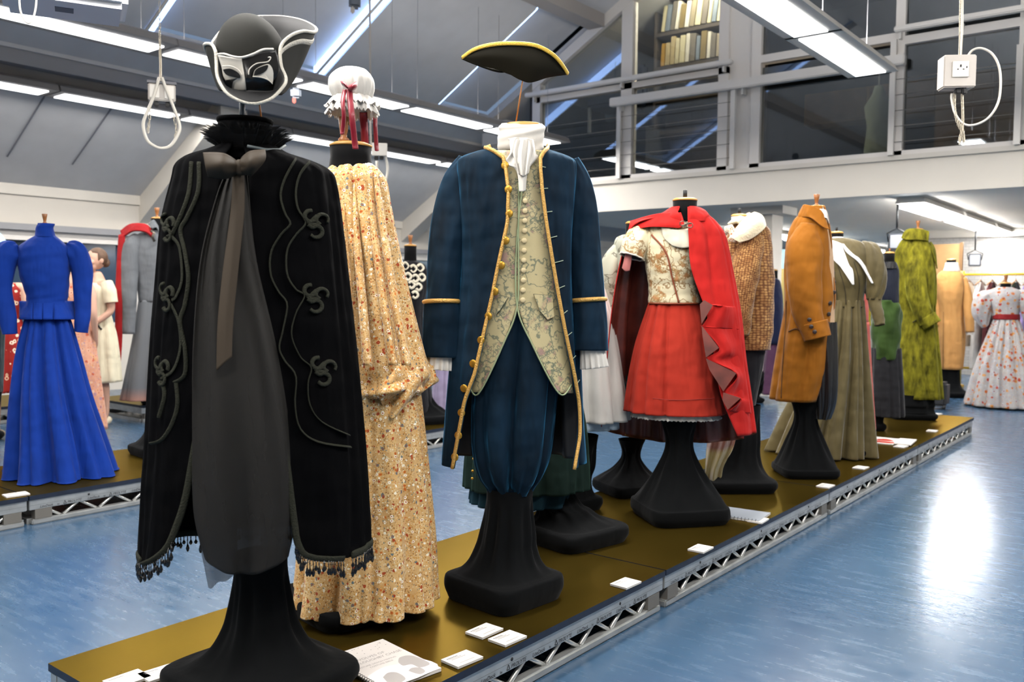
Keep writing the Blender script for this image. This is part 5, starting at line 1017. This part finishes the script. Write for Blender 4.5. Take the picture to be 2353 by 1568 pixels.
F.sheet('red_sash', [[(272, 540, -.04), (280, 538, -.06), (288, 542, -.06)], [(266, 640, -.08), (272, 640, -.1), (282, 640, -.1)], [(264, 760, -.1), (270, 760, -.12), (282, 760, -.12)], [(263, 862, -.1), (270, 864, -.12), (276, 862, -.12)]], redq, 30, 10, parent=gb, solid=.012)
F.cord('pewter_brooch', [F.p3(348, 530, -.15), F.p3(354, 536, -.16), F.p3(350, 545, -.16), F.p3(355, 555, -.15)], .014, pew, gb)
F.sheet('hood_collar', [[(340, 515, -.05), (352, 505, -.05), (362, 512, -.02)], [(350, 525, -.12), (360, 522, -.12), (368, 535, -.1)]], gw, 8, 10, parent=gb, solid=.01); F.neck(361, 503, 528, 26, knob=22)
# ================================================================== 17, 18 FAR COSTUMES BETWEEN GOWN AND COAT
F = Fig(-2.62, 4.40, 'black dress with cream appliqued yoke seen between the floral gown and navy coat')
F.stand(900, 960, 60, .22, .4, .06, .2, 8, 161); bw = cloth('black_wool', '#121216', .9)
F.loft('dress', [(600, 930, 958, .05), (612, 912, 978, .09), (650, 910, 982, .12), (720, 918, 972, .11), (800, 912, 980, .14), (975, 895, 1000, .2)], bw, 70, 40, fold(8, .002, .012, 163)); RD = F.R
apl = cloth('cream_applique', '#c9c1ac', .8, .15)
for i, (u, v) in enumerate(((932, 612), (950, 618), (966, 616), (938, 636), (955, 640), (970, 638), (946, 655), (962, 660), (954, 678))): F.cord('applique_petal', F.drape(RD, [(u-7, v-4), (u, v-8), (u+7, v), (u, v+8), (u-6, v+3)], .008, 14), .012, apl, S=6, flat=.5)
F.neck(943, 566, 605, 28, knob=22)
F = Fig(-2.85, 4.82, 'pale lilac skirt costume partly hidden behind the navy coat')
F.stand(920, 1025, 50, .15, .4, .05, .2, 8, 165); F.loft('skirt', [(760, 1005, 1048, .1), (860, 998, 1055, .14), (962, 985, 1066, .18)], cloth('lilac_silk', '#8f84a0', .6), 80, 26, fold(9, .003, .012, 167)); F.loft('bodice', [(620, 1015, 1040, .06), (650, 1003, 1050, .1), (762, 1005, 1048, .1)], MATS['lilac_silk'], 40, 14); F.neck(1028, 598, 622, 22)
# far left costume with pale blue hat
F = Fig(-4.5, 1.45, 'pale blue and green costume cut off by the left edge')
F.stand(900, -28, 60, .18, .4, .05, .2, 8, 169); F.loft('cape', [(548, -50, -10, .08), (580, -75, 22, .14), (640, -80, 16, .17), (900, -95, 6, .22)], cloth('dark_teal_wool', '#1c2a2e', .85), 60, 26, fold(8, .003, .014, 171)); F.loft('hat', [(524, -32, -18, .03), (536, -48, 2, .1), (552, -66, 14, .16), (562, -74, 22, .19)], cloth('ice_blue_felt', '#8fb0c0', .7), 50, 16, solid=.01); F.loft('green_band', [(556, -60, 12, .14), (572, -64, 14, .15)], cloth('leaf_green', '#4a5a2a', .8), 50, 8)
# ================================================================== HANGING SOCKET BOXES, PROJECTOR, FIXINGS
chainm = mat('zinc_chain', '#bfb6a4', .35, .7); cablem = mat('white_cable', '#d2ccc0', .45); boxm = mat('socket_grey', '#b9b2aa', .5); platem = mat('socket_plate', '#e0dbd2', .4)
def link_mesh():
    bm = bmesh.new(); pts = [(.006*math.cos(a), 0, .012*math.sin(a)+(.006 if math.sin(a) > 0 else -.006)) for a in [i*2*PI/12 for i in range(12)]]; tube(bm, pts+[pts[0]], .0018, 5, False); return bm
class Loc:                                       # local frame facing the viewer at a point of the room
    def __init__(s, u, v, d, name, label, cat):
        s.o = ond(u, v, d); dd = Vector((s.o.x-CAM.x, s.o.y-CAM.y, 0)).normalized(); s.ny = dd; s.nx = Vector((dd.y, -dd.x, 0)); s.root = thing(name, s.o, label, cat, math.atan2(s.nx.y, s.nx.x)); s.d = d
    def p(s, u, v, y=0):
        r = ray(u, v); P0 = s.o+s.ny*y; t = (P0-CAM).dot(s.ny)/r.dot(s.ny); P = CAM+r*t-s.o; return Vector((P.dot(s.nx), y, P.z))
def chain(par, pts, n):
    global LK
    P = cr([tuple(p) for p in pts], n)
    for i, p in enumerate(P):
        o = bpy.data.objects.new('chain_link', LK); COL.objects.link(o); o.parent = par; o.location = p; o.rotation_euler = (0, 0, PI/2*(i % 2)+.4)
bm = link_mesh(); LK = bpy.data.meshes.new('chain_link'); bm.to_mesh(LK); bm.free(); LK.materials.append(chainm)
for p in LK.polygons: p.use_smooth = True
B = Loc(2198, 168, 4.7, 'socket_box', 'grey hanging socket box on a chain at the upper right', 'socket box')
R_ = B.root; M_ = Matrix.Rotation(.35, 4, 'Z')
def rb(name, b, m, bev=0.):
    o = boxo(name, b, m, R_, bev=bev); o.matrix_local = M_; return o
rb('body', (-.082, .082, -.05, .05, -.085, .085), boxm, .006)
rb('socket_plate', (-.043, .043, -.056, -.05, -.035, .051), platem, .003); rb('socket_plate', (.082, .088, -.03, .03, -.05, .05), platem, .002)
for b in ((-.004, .004, -.0575, -.056, .018, .031), (-.018, -.010, -.0575, -.056, .004, .009), (.010, .018, -.0575, -.056, .004, .009)): rb('pin_slot', b, ink)
rb('pin_slot', (.028, .033, -.0575, -.056, .012, .022), ink)
rb('plug', (-.012, .02, -.03, .0, -.115, -.085), black, .006); rb('plug', (.02, .045, -.04, -.015, -.12, -.085), black, .006)
chain(R_, [B.p(2205, 135), B.p(2207, 60), B.p(2209, -200), B.p(2210, -900)], 110)
tubeo('supply_cable', [B.p(2207, 138, .01), B.p(2211, 60, .01), B.p(2213, -200, .01), B.p(2213, -900, .01)], .006, cablem, R_)
tubeo('looped_cable', cr([tuple(B.p(*q)) for q in ((2222, 132), (2234, 116), (2255, 111), (2280, 124), (2296, 155), (2299, 200), (2292, 240), (2270, 272), (2240, 287), (2215, 285), (2195, 262), (2187, 230), (2187, 215))], 60), .006, cablem, R_)
chain(R_, [B.p(2210, 207, .0), B.p(2212, 250), B.p(2212, 290), B.p(2205, 325)], 26); chain(R_, [B.p(2194, 218), B.p(2194, 255), B.p(2203, 285), B.p(2212, 300), B.p(2215, 325)], 26)
L = Loc(372, 215, 5.5, 'socket_box', 'grey hanging twin-socket box with white cable loop at the upper left', 'socket box'); R_ = L.root
boxo('body', (-.08, .08, -.05, .05, -.055, .05), boxm, R_, bev=.006); boxo('lid', (-.085, .085, -.055, .055, .05, .066), mat('dark_lid', '#6a6a70', .5), R_)
for x in (-.07, .015): boxo('socket_plate', (x, x+.055, -.056, -.05, -.04, .04), platem, R_, bev=.002)
boxo('plug', (-.045, -.02, -.03, .02, -.085, -.055), black, R_, bev=.005); boxo('plug', (.02, .045, -.03, .02, -.085, -.055), black, R_, bev=.005)
tubeo('cable_loop', cr([tuple(L.p(u, v, -.06)) for u, v in ((366, 178), (352, 225), (335, 265), (329, 290), (338, 322), (355, 336), (372, 341), (392, 335), (408, 312), (413, 290), (402, 255), (388, 220), (372, 178))], 60), .0095, cablem, R_)
chain(R_, [L.p(369, 195), L.p(369, 150), L.p(367, 60), L.p(366, -300)], 70); chain(R_, [L.p(345, 250, -.05), L.p(343, 280, -.05), L.p(340, 300, -.05)], 7); chain(R_, [L.p(398, 265, -.05), L.p(405, 295, -.05), L.p(402, 320, -.05)], 8)
L = Loc(872, 345, 8.5, 'socket_box', 'small white socket box hanging behind the mob cap', 'socket box'); R_ = L.root
boxo('body', (-.075, .075, -.05, .05, -.06, .06), platem, R_, bev=.005); boxo('plug', (-.05, -.01, -.02, .02, -.095, -.06), black, R_, bev=.004); boxo('plug', (.0, .04, -.02, .02, -.09, -.06), black, R_, bev=.004)
tubeo('cable_loop', cr([tuple(L.p(u, v)) for u, v in ((868, 335), (880, 345), (890, 380), (888, 410), (878, 425), (868, 415), (866, 370))], 30), .012, cablem, R_); tubeo('conduit', [L.p(852, 335), L.p(851, 200), L.p(850, 60), L.p(849, -150)], .010, boxm, R_)
L = Loc(150, -22, 3.7, 'projector', 'white ceiling projector cut by the top edge at the left', 'projector'); R_ = L.root
boxo('case', (-.235, .235, -.16, .16, -.085, .09), mat('projector_white', '#cfd1d6', .4), R_, bev=.025); boxo('vent', (-.04, .03, -.05, .02, -.0865, -.085), mat('vent_grey', '#5c606a', .6), R_)
tubeo('hanging_cable', cr([tuple(L.p(u, v, -.18)) for u, v in ((44, -30), (46, 20), (56, 45), (66, 53), (76, 42), (83, 10), (83, -30))], 30), .004, cablem, R_)
tubeo('hanging_cable', cr([tuple(L.p(u, v, .1)) for u, v in ((280, -10), (278, 8), (268, 16), (258, 15))], 14), .004, black, R_); latheo('lens', [(.03, 0), (.034, .03), (.028, .034)], black, R_, 20).matrix_local = Matrix.Translation((.12, -.16, 0)) @ Matrix.Rotation(PI/2, 4, 'X'); tubeo('mount_pole', [(0, 0, .09), (0, 0, 1.1)], .02, boxm, R_)
for u, v, d, lab in ((680, 215, 8.6, 'small red and grey fitting hanging under the upper left light row'), (815, 6, 7.6, 'grey ceiling spotlight beside the bright roof slot')):
    L = Loc(u, v, d, 'ceiling_fitting', lab, 'fitting'); boxo('body', (-.05, .05, -.05, .05, -.05, .05), mat('fit_grey', '#5f6670', .5), L.root, bev=.02); boxo('tag', (-.035, .0, -.055, -.045, -.11, -.05), mat('fit_red', '#7a2a1e', .5) if u < 700 else boxm, L.root, bev=.01); tubeo('rod', [(0, 0, .05), (0, 0, .35)], .006, steel, L.root)
for u, v, y_, lab in ((1162, 240, YG-.05, 'white boxed pilaster at the left end of the gallery glazing'),):
    P = ony(u, v, YG); t = thing('pilaster', (P.x, YG-.02, 0), lab, 'pilaster'); boxo('shaft', (-.25, .12, -.1, .25, 0, 3.85), white, t); boxo('ledge', (-.3, .16, -.16, -.1, 3.5, 3.68), white, t)

# ================================================================== UNDER THE GALLERY: RACKS, CLOTHES, PARTITIONS
yel = mat('yellow_paint', '#c9a31e', .45); chrome = mat('chrome', '#b9bcc0', .25, .9)
s = NT('white_brick'); s.set(.7); bt = s.node('ShaderNodeTexBrick'); bt.inputs['Color1'].default_value = srgb('#b3afa9'); bt.inputs['Color2'].default_value = srgb('#aba7a1'); bt.inputs['Mortar'].default_value = srgb('#9a9690'); bt.inputs['Scale'].default_value = 5
v = s.coord(); cx_ = s.node('ShaderNodeMapping'); cx_.inputs['Rotation'].default_value = (PI/2, 0, 0); s.link(v, cx_.inputs[0]); s.link(cx_.outputs[0], bt.inputs['Vector']); s.color(bt.outputs[0]); brickm = s.m
sbox('wall_brick', -1.2, 5, 15.2, 15.35, 0, 2.43, m=brickm)
sbox('trim_20', -1.25, 5, 15.1, 15.2, 2.30, 2.43, m=white)
kraft = mat('kraft_paper', '#a98659', .8, var=.08)
t = thing('paper_screen', (-.55, 13.4, 0), 'tall brown kraft paper screen behind the camel tailcoat', 'screen'); boxo('sheet', (-.28, .32, -.02, .02, .1, 2.1), kraft, t)
for x in (-.28, .3): boxo('frame_post', (x-.02, x+.02, -.03, .03, 0, 2.12), mat('frame_wood', '#7d5c38', .6), t)
t = thing('paper_screen', (-3.0, 13.2, 0), 'pale yellow screen seen between the knitted jacket and the brown coat', 'screen'); boxo('sheet', (-.4, .4, -.02, .02, .1, 1.75), mat('pale_yellow', '#c9b26a', .8), t)
for x in (-.4, .4): boxo('frame_post', (x-.02, x+.02, -.03, .03, 0, 1.78), mat('frame_pale', '#c9c2a8', .6), t)
t = thing('wall_panel', (-3.6, 15.6, 0), 'pale blue panel high behind the knitted jacket', 'panel'); boxo('board', (-.8, .9, -.02, .02, 1.7, 2.2), mat('pale_blue_panel', '#9fc0cc', .8), t); boxo('leg', (-.6, -.5, -.02, .02, 0, 1.7), boxm, t); boxo('leg', (.5, .6, -.02, .02, 0, 1.7), boxm, t)
def garment(x, y, z, c, L_, rot, lab, w_=.2):
    t = thing('hanging_garment', (x, y, z), lab, 'garment', rot, 'clothes hanging on the yellow rails')
    tubeo('hanger', [(-.19, 0, -.10), (0, 0, -.03), (.19, 0, -.10)], .009, mat('hanger_wood', '#9a6a3a', .5), t, S=6); tubeo('hook', [(0, 0, -.03), (0, 0, .0), (.02, 0, .03), (0, 0, .05), (-.015, 0, .035)], .003, chrome, t, S=5)
    m = cloth('garm_'+c, c, .8); rows = []
    for i in range(14):
        q = i/13; rx = .05+.17*min(1, q*7) + .03*q; ry = .02+.025*min(1, q*5)+.006*q; rows.append([((rx+.012*math.sin(7*a+i*.2))*math.cos(a), (ry+.006*math.sin(5*a+x))*math.sin(a), -.06-L_*q) for a in [2*PI*j/28 for j in range(28)]])
    gridmesh('cloth', rows, m, t, closed=True)
def rack(x, y, rot, L_, H_, lab, post=yel):
    t = thing('clothes_rail', (x, y, 0), lab, 'clothes rail', rot)
    for sx_ in (-L_/2, L_/2):
        tubeo('post', [(sx_, 0, .04), (sx_, 0, H_+.05)], .04, post, t, S=12); boxo('foot', (sx_-.03, sx_+.03, -.28, .28, .0, .04), post, t, bev=.01)
    tubeo('rail', [(-L_/2, 0, H_), (L_/2, 0, H_)], .016, yel, t, S=10); tubeo('lower_rail', [(-L_/2, 0, .3), (L_/2, 0, .3)], .016, yel, t, S=10)
    return t
P = onz(2337, 905, 0)
rack(.55, 12.6, .0, 1.25, 1.62, 'yellow clothes rail behind the rust floral gown')
for i, (c, L_, lab) in enumerate((('#c9b7a0', .9, 'beige blouse at the left end of the yellow rail'), ('#d6d2cc', 1.2, 'long white dress on the yellow rail behind the camel coat'), ('#5a2a2e', .95, 'maroon jacket on the yellow rail'), ('#22283a', .9, 'navy jacket on the yellow rail'), ('#2c3326', .85, 'dark olive shirt on the yellow rail'), ('#8f7fae', .8, 'lilac blouse on the yellow rail'), ('#3a2a24', .85, 'dark brown waistcoat on the yellow rail'), ('#b98a5a', .8, 'tan garment at the right end of the yellow rail'))):
    garment(.02+i*.145, 12.6, 1.57, c, L_, PI/2-.15, lab)
rack(2.0, 12.9, 0, 1.2, 1.62, 'second yellow clothes rail cut off by the right edge')
for i, (c, lab) in enumerate((('#2a4a8a', 'blue printed shirt just right of the yellow post'), ('#b0aea8', 'grey shirt on the right-hand yellow rail'))): garment(1.52+i*.2, 12.9, 1.57, c, .8, PI/2-.15, lab)
rack(-1.2, 13.2, .0, 1.1, 1.55, 'yellow clothes rail glimpsed between the olive gown and navy jacket')
for i, (c, lab) in enumerate((('#c9b63a', 'yellow bonnet-like garment behind the navy jacket'), ('#b9b0a6', 'grey-white blouse behind the navy jacket'), ('#c4a7a4', 'pale pink garment behind the olive gown'))): garment(-1.5+i*.25, 13.2, 1.50, c, .6, PI/2-.15, lab)
for u, v, d, lab in ((2240, 598, 13.9, 'black framed loudspeaker on the white brick wall'), (2060, 556, 10.6, 'black framed floodlight hanging under the gallery left of the lime coat')):
    L = Loc(u, v, d, 'floodlight', lab, 'floodlight'); boxo('casing', (-.09, .09, -.05, .05, -.1, .1), mat('flood_dark', '#3c3f46', .5), L.root, bev=.01); boxo('face', (-.07, .07, -.055, -.05, -.075, .08), mat('flood_face', '#9a9da2', .3), L.root)
    tubeo('bracket', [(-.09, 0, 0), (-.11, 0, .1), (0, 0, .16), (.11, 0, .1), (.09, 0, 0)], .009, black, L.root); tubeo('arm', [(0, 0, .16), (0, 0, 2.432-L.o.z)], .012, black, L.root)
F = Fig(-1.72, 9.0, 'navy coat on a stand seen between knitted jacket and brown coat', z=0)
F.stand(850, 1775, 40, .2, .4, .05, .2, 8, 201); F.loft('coat', [(640, 1772, 1784, .06), (650, 1760, 1794, .1), (700, 1752, 1800, .15), (790, 1755, 1798, .15)], cloth('deep_navy', '#141a34', .85), 50, 22); F.loft('skirt', [(780, 1762, 1792, .12), (860, 1752, 1790, .16), (905, 1748, 1790, .18)], cloth('plum', '#4a2c44', .8), 50, 14, fold(8, .003, .01, 3)); F.neck(1778, 622, 645, 18)
for u, lab in ((2120, 'rolling suitcase handle behind the foot of the lime coat'),):
    P = onz(2152, 940, 0); t = thing('wheeled_case', P, 'dark wheeled case behind the foot of the lime coat stand', 'case'); boxo('body', (-.12, .12, -.1, .1, .04, .32), mat('case_black', '#15161a', .5), t, bev=.03)
    for x in (-.09, .09): latheo('wheel', [(.03, -.015), (.03, .015)], black, t, 14).matrix_local = Matrix.Translation((x, -.06, .031)) @ Matrix.Rotation(PI/2, 4, 'Y')

# ================================================================== PEOPLE
skinm = mat('skin', '#c49a84', .55, var=.05); hairm = mat('brown_hair', '#5c4330', .6, var=.25, vscale=40, bump=.5, bscale=120)
def person(base, face, label, H_=1.66, arms=None):
    # face: heading in the room; local -y is forward
    root = thing('person', base, label, 'person', face); k = H_/1.66
    J = {'pel': (0, 0, .90), 'waist': (0, .0, 1.05), 'chest': (0, .0, 1.24), 'neck': (0, .01, 1.40), 'head0': (0, -.005, 1.47), 'shl': (.16, .01, 1.345), 'shr': (-.16, .01, 1.345)}
    Rr = {'pel': (.145, .105), 'waist': (.115, .09), 'chest': (.135, .10), 'neck': (.052, .052), 'head0': (.05, .055), 'shl': (.052, .052), 'shr': (.052, .052)}
    E = [('pel', 'waist'), ('waist', 'chest'), ('chest', 'neck'), ('neck', 'head0'), ('chest', 'shl'), ('chest', 'shr')]
    A = arms or {'l': [(.20, .02, 1.10), (.13, -.16, .99), (.04, -.22, 1.0)], 'r': [(-.20, .02, 1.10), (-.15, -.15, .99), (-.05, -.22, 1.0)]}
    for sd in 'lr':
        sg = 1 if sd == 'l' else -1; el, wr, hd = A[sd]
        for nm, p, r in (('el', el, .038), ('wr', wr, .026), ('hd', hd, .03)): J[nm+sd] = p; Rr[nm+sd] = (r, r*.85)
        E += [('sh'+sd, 'el'+sd), ('el'+sd, 'wr'+sd), ('wr'+sd, 'hd'+sd)]
        w_, h_ = Vector(wr), Vector(hd); d = (h_-w_).normalized(); side = d.cross(Vector((0, 0, 1))).normalized()
        for i in range(4):
            b0 = h_+side*(.012*(i-1.5)); nmf = 'f%d%s' % (i, sd); J[nmf] = tuple(b0+d*(.045-.006*abs(i-1.2))); J[nmf+'t'] = tuple(b0+d*(.075-.01*abs(i-1.2))+Vector((0, 0, -.015))); Rr[nmf] = (.009, .009); Rr[nmf+'t'] = (.0075, .0075); E += [('hd'+sd, nmf), (nmf, nmf+'t')]
        J['th'+sd] = tuple(w_+d*.05+side*(.035*sg)+Vector((0, 0, .01))); Rr['th'+sd] = (.009, .009); E.append(('wr'+sd, 'th'+sd))
        J['hip'+sd] = (.085*sg, 0, .86); Rr['hip'+sd] = (.085, .085); J['kn'+sd] = (.085*sg, -.01, .48); Rr['kn'+sd] = (.055, .055); J['ca'+sd] = (.085*sg, .01, .33); Rr['ca'+sd] = (.05, .05); J['an'+sd] = (.085*sg, .015, .09); Rr['an'+sd] = (.033, .036); J['to'+sd] = (.09*sg, -.12, .035); Rr['to'+sd] = (.035, .025)
        E += [('pel', 'hip'+sd), ('hip'+sd, 'kn'+sd), ('kn'+sd, 'ca'+sd), ('ca'+sd, 'an'+sd), ('an'+sd, 'to'+sd)]
    names = list(J); me = bpy.data.meshes.new('body'); me.from_pydata([tuple(c*k for c in J[n]) for n in names], [(names.index(a), names.index(b)) for a, b in E], [])
    o = bpy.data.objects.new('body', me); COL.objects.link(o); md = o.modifiers.new('skin', 'SKIN')
    for i, n in enumerate(names): me.skin_vertices[0].data[i].radius = (Rr[n][0]*k, Rr[n][1]*k)
    me.skin_vertices[0].data[0].use_root = True; o.modifiers.new('sub', 'SUBSURF').levels = 2
    dg = bpy.context.evaluated_depsgraph_get(); m2 = bpy.data.meshes.new_from_object(o.evaluated_get(dg)); bpy.data.objects.remove(o)
    bm = bmesh.new(); bm.from_mesh(m2)
    def ell(c, r, rx=0.): bmesh.ops.create_uvsphere(bm, u_segments=24, v_segments=16, radius=1, matrix=Matrix.Translation(tuple(q*k for q in c)) @ Matrix.Rotation(rx, 4, 'X') @ Matrix.Diagonal((r[0]*k, r[1]*k, r[2]*k, 1)))
    ell((0, -.005, 1.575), (.072, .088, .098)); ell((0, -.045, 1.515), (.050, .045, .055)); ell((0, -.098, 1.545), (.011, .017, .012)); ell((0, -.090, 1.565), (.008, .014, .024), .35)
    for sx_ in (-1, 1): ell((sx_*.074, .008, 1.562), (.010, .02, .03)); ell((sx_*.036, -.068, 1.545), (.024, .02, .024))
    ell((0, -.088, 1.512), (.021, .010, .007)); ell((0, -.082, 1.488), (.022, .016, .014))
    o = obj('body', bm, skinm, root, True); rm = o.modifiers.new('remesh', 'REMESH'); rm.mode = 'VOXEL'; rm.voxel_size = .0075; rm.use_smooth_shade = True; sm = o.modifiers.new('smooth', 'SMOOTH'); sm.iterations = 2; sm.factor = .5
    def sp(nm, c, r, m):
        b = bmesh.new(); bmesh.ops.create_uvsphere(b, u_segments=16, v_segments=10, radius=1, matrix=Matrix.Translation(tuple(q*k for q in c)) @ Matrix.Diagonal((r[0]*k, r[1]*k, r[2]*k, 1))); return obj(nm, b, m, root, True)
    for sx_ in (-1, 1): sp('eye', (sx_*.03, -.083, 1.575), (.012, .006, .006), mat('eye_dark2', '#1d1410', .3)); sp('eyebrow', (sx_*.031, -.087, 1.594), (.017, .005, .0035), hairm)
    sp('lips', (0, -.096, 1.512), (.02, .006, .006), mat('lips', '#a5584f', .5))
    # hair: cap swept back from the brow, with a low bun
    b = bmesh.new(); bmesh.ops.create_uvsphere(b, u_segments=28, v_segments=20, radius=1, matrix=Matrix.Translation((0, .012*k, 1.592*k)) @ Matrix.Diagonal((.081*k, .092*k, .094*k, 1)))
    bmesh.ops.delete(b, geom=[q for q in b.verts if (q.co.y < -.035*k and q.co.z < 1.628*k) or q.co.z < 1.515*k], context='VERTS'); oh = obj('hair', b, hairm, root, True); mdh = oh.modifiers.new('t', 'SOLIDIFY'); mdh.thickness = .008
    sp('hair_bun', (0, .088, 1.545), (.045, .04, .045), hairm)
    return root
def dress(root, rings, m, name='dress', S=70, N=34, fo=None, solid=.004):
    R = cr(rings, N); rows = []
    for i, (z, rx, ry, cy) in enumerate(R):
        rows.append([((rx+(fo(2*PI*j/S, i/(N-1)) if fo else 0))*math.cos(2*PI*j/S), cy+(ry+(fo(2*PI*j/S, i/(N-1)) if fo else 0))*math.sin(2*PI*j/S), z) for j in range(S)])
    return gridmesh(name, rows, m, root, closed=True, solid=solid)
def shoes(root, m, k=1.):
    for sg in (-1, 1):
        b = bmesh.new(); bmesh.ops.create_uvsphere(b, u_segments=18, v_segments=12, radius=1, matrix=Matrix.Translation((.088*sg, -.045, .042)) @ Matrix.Diagonal((.042, .125, .042, 1)))
        for q in b.verts: q.co.z = max(.002, q.co.z if q.co.y < .03 else q.co.z*1.3)
        obj('shoe', b, m, root, True)
P = onz(262, 985, 0); vdir = math.atan2(P.y-CAM.y, P.x-CAM.x)-PI/2       # local axes: x to the viewer's right
w1 = person(ond(240, 975, (P-CAM).dot(_fw)).to_2d().to_3d() if False else (P.x-.28, P.y+.0, 0), vdir-PI/2+.55, 'woman in a cream dress with hair pinned back, smiling, between blue and grey costumes', 1.66, {'l': [(.19, .03, 1.09), (.15, -.14, .96), (.07, -.22, .95)], 'r': [(-.19, .03, 1.09), (-.12, -.15, .97), (-.02, -.2, .95)]})
cream = cloth('cream_linen', '#cfc6ac', .8, .06)
dress(w1, [(1.352, .12, .075, .01), (1.31, .175, .105, .0), (1.22, .165, .125, 0), (1.08, .135, .11, 0), (1.0, .15, .12, 0), (.86, .19, .15, 0), (.60, .215, .18, 0), (.42, .225, .19, 0)], cream, fo=fold(8, 0, .012, 3))
for sg in (-1, 1):
    b = bmesh.new(); tube(b, [(.135*sg, .01, 1.345), (.18*sg, .012, 1.28), (.195*sg, .02, 1.17)], [.062, .064, .06], 18, False); obj('short_sleeve', b, cream, w1, True)
tubeo('bag_strap', cr([(-.10, -.04, 1.36), (-.03, -.125, 1.22), (.08, -.13, 1.05), (.17, -.06, .92)], 24), .008, black, w1); shoes(w1, mat('cream_shoe', '#c9bda4', .6))
P = onz(232, 1004, 0); peach = printed('peach_paisley', '#c08a70', [(26, .36, [(0, '#b0583c'), (.35, '#c99a6a'), (.6, '#a07a84'), (.8, '#c8a088')], '#9a4a30', .9), (70, .3, [(0, '#b56a4a'), (.5, '#9a8090')], None, .6)], basevar=[(.3, '#b87e66'), (.7, '#cc9a80')])
w2 = person((P.x-.20, P.y-.12, 0), vdir+2.6, 'woman in a long sleeveless peach paisley dress behind the blue riding dress', 1.64, {'l': [(.20, .03, 1.08), (.17, -.05, .86), (.12, -.1, .78)], 'r': [(-.20, .03, 1.08), (-.17, -.05, .86), (-.12, -.1, .78)]})
dress(w2, [(1.345, .11, .07, .01), (1.30, .155, .10, 0), (1.2, .155, .12, 0), (1.05, .13, .105, 0), (.95, .155, .125, 0), (.6, .2, .17, 0), (.3, .235, .2, 0), (.06, .26, .22, 0)], peach, fo=fold(8, 0, .016, 5)); shoes(w2, mat('cream_shoe', '#c9bda4', .6))
P = onz(14, 1012, 0); redp_ = printed('red_ring_print', '#8c1d16', [(22, .36, [(0, '#d6c6ae'), (.6, '#d0a98a')], '#8c1d16', .95)])
w3 = person((P.x+.02, P.y, 0), vdir+2.9, 'woman in a red dress with white ring print at the left edge', 1.62, {'l': [(.20, .03, 1.08), (.17, -.05, .86), (.12, -.1, .78)], 'r': [(-.20, .03, 1.08), (-.17, -.05, .86), (-.12, -.1, .78)]})
dress(w3, [(1.335, .12, .075, .01), (1.28, .175, .11, 0), (1.15, .16, .12, 0), (1.03, .135, .11, 0), (.9, .18, .145, 0), (.6, .21, .17, 0), (.42, .225, .18, 0)], redp_, fo=fold(8, 0, .012, 7)); shoes(w3, mat('beige_shoe', '#b5a68c', .6))
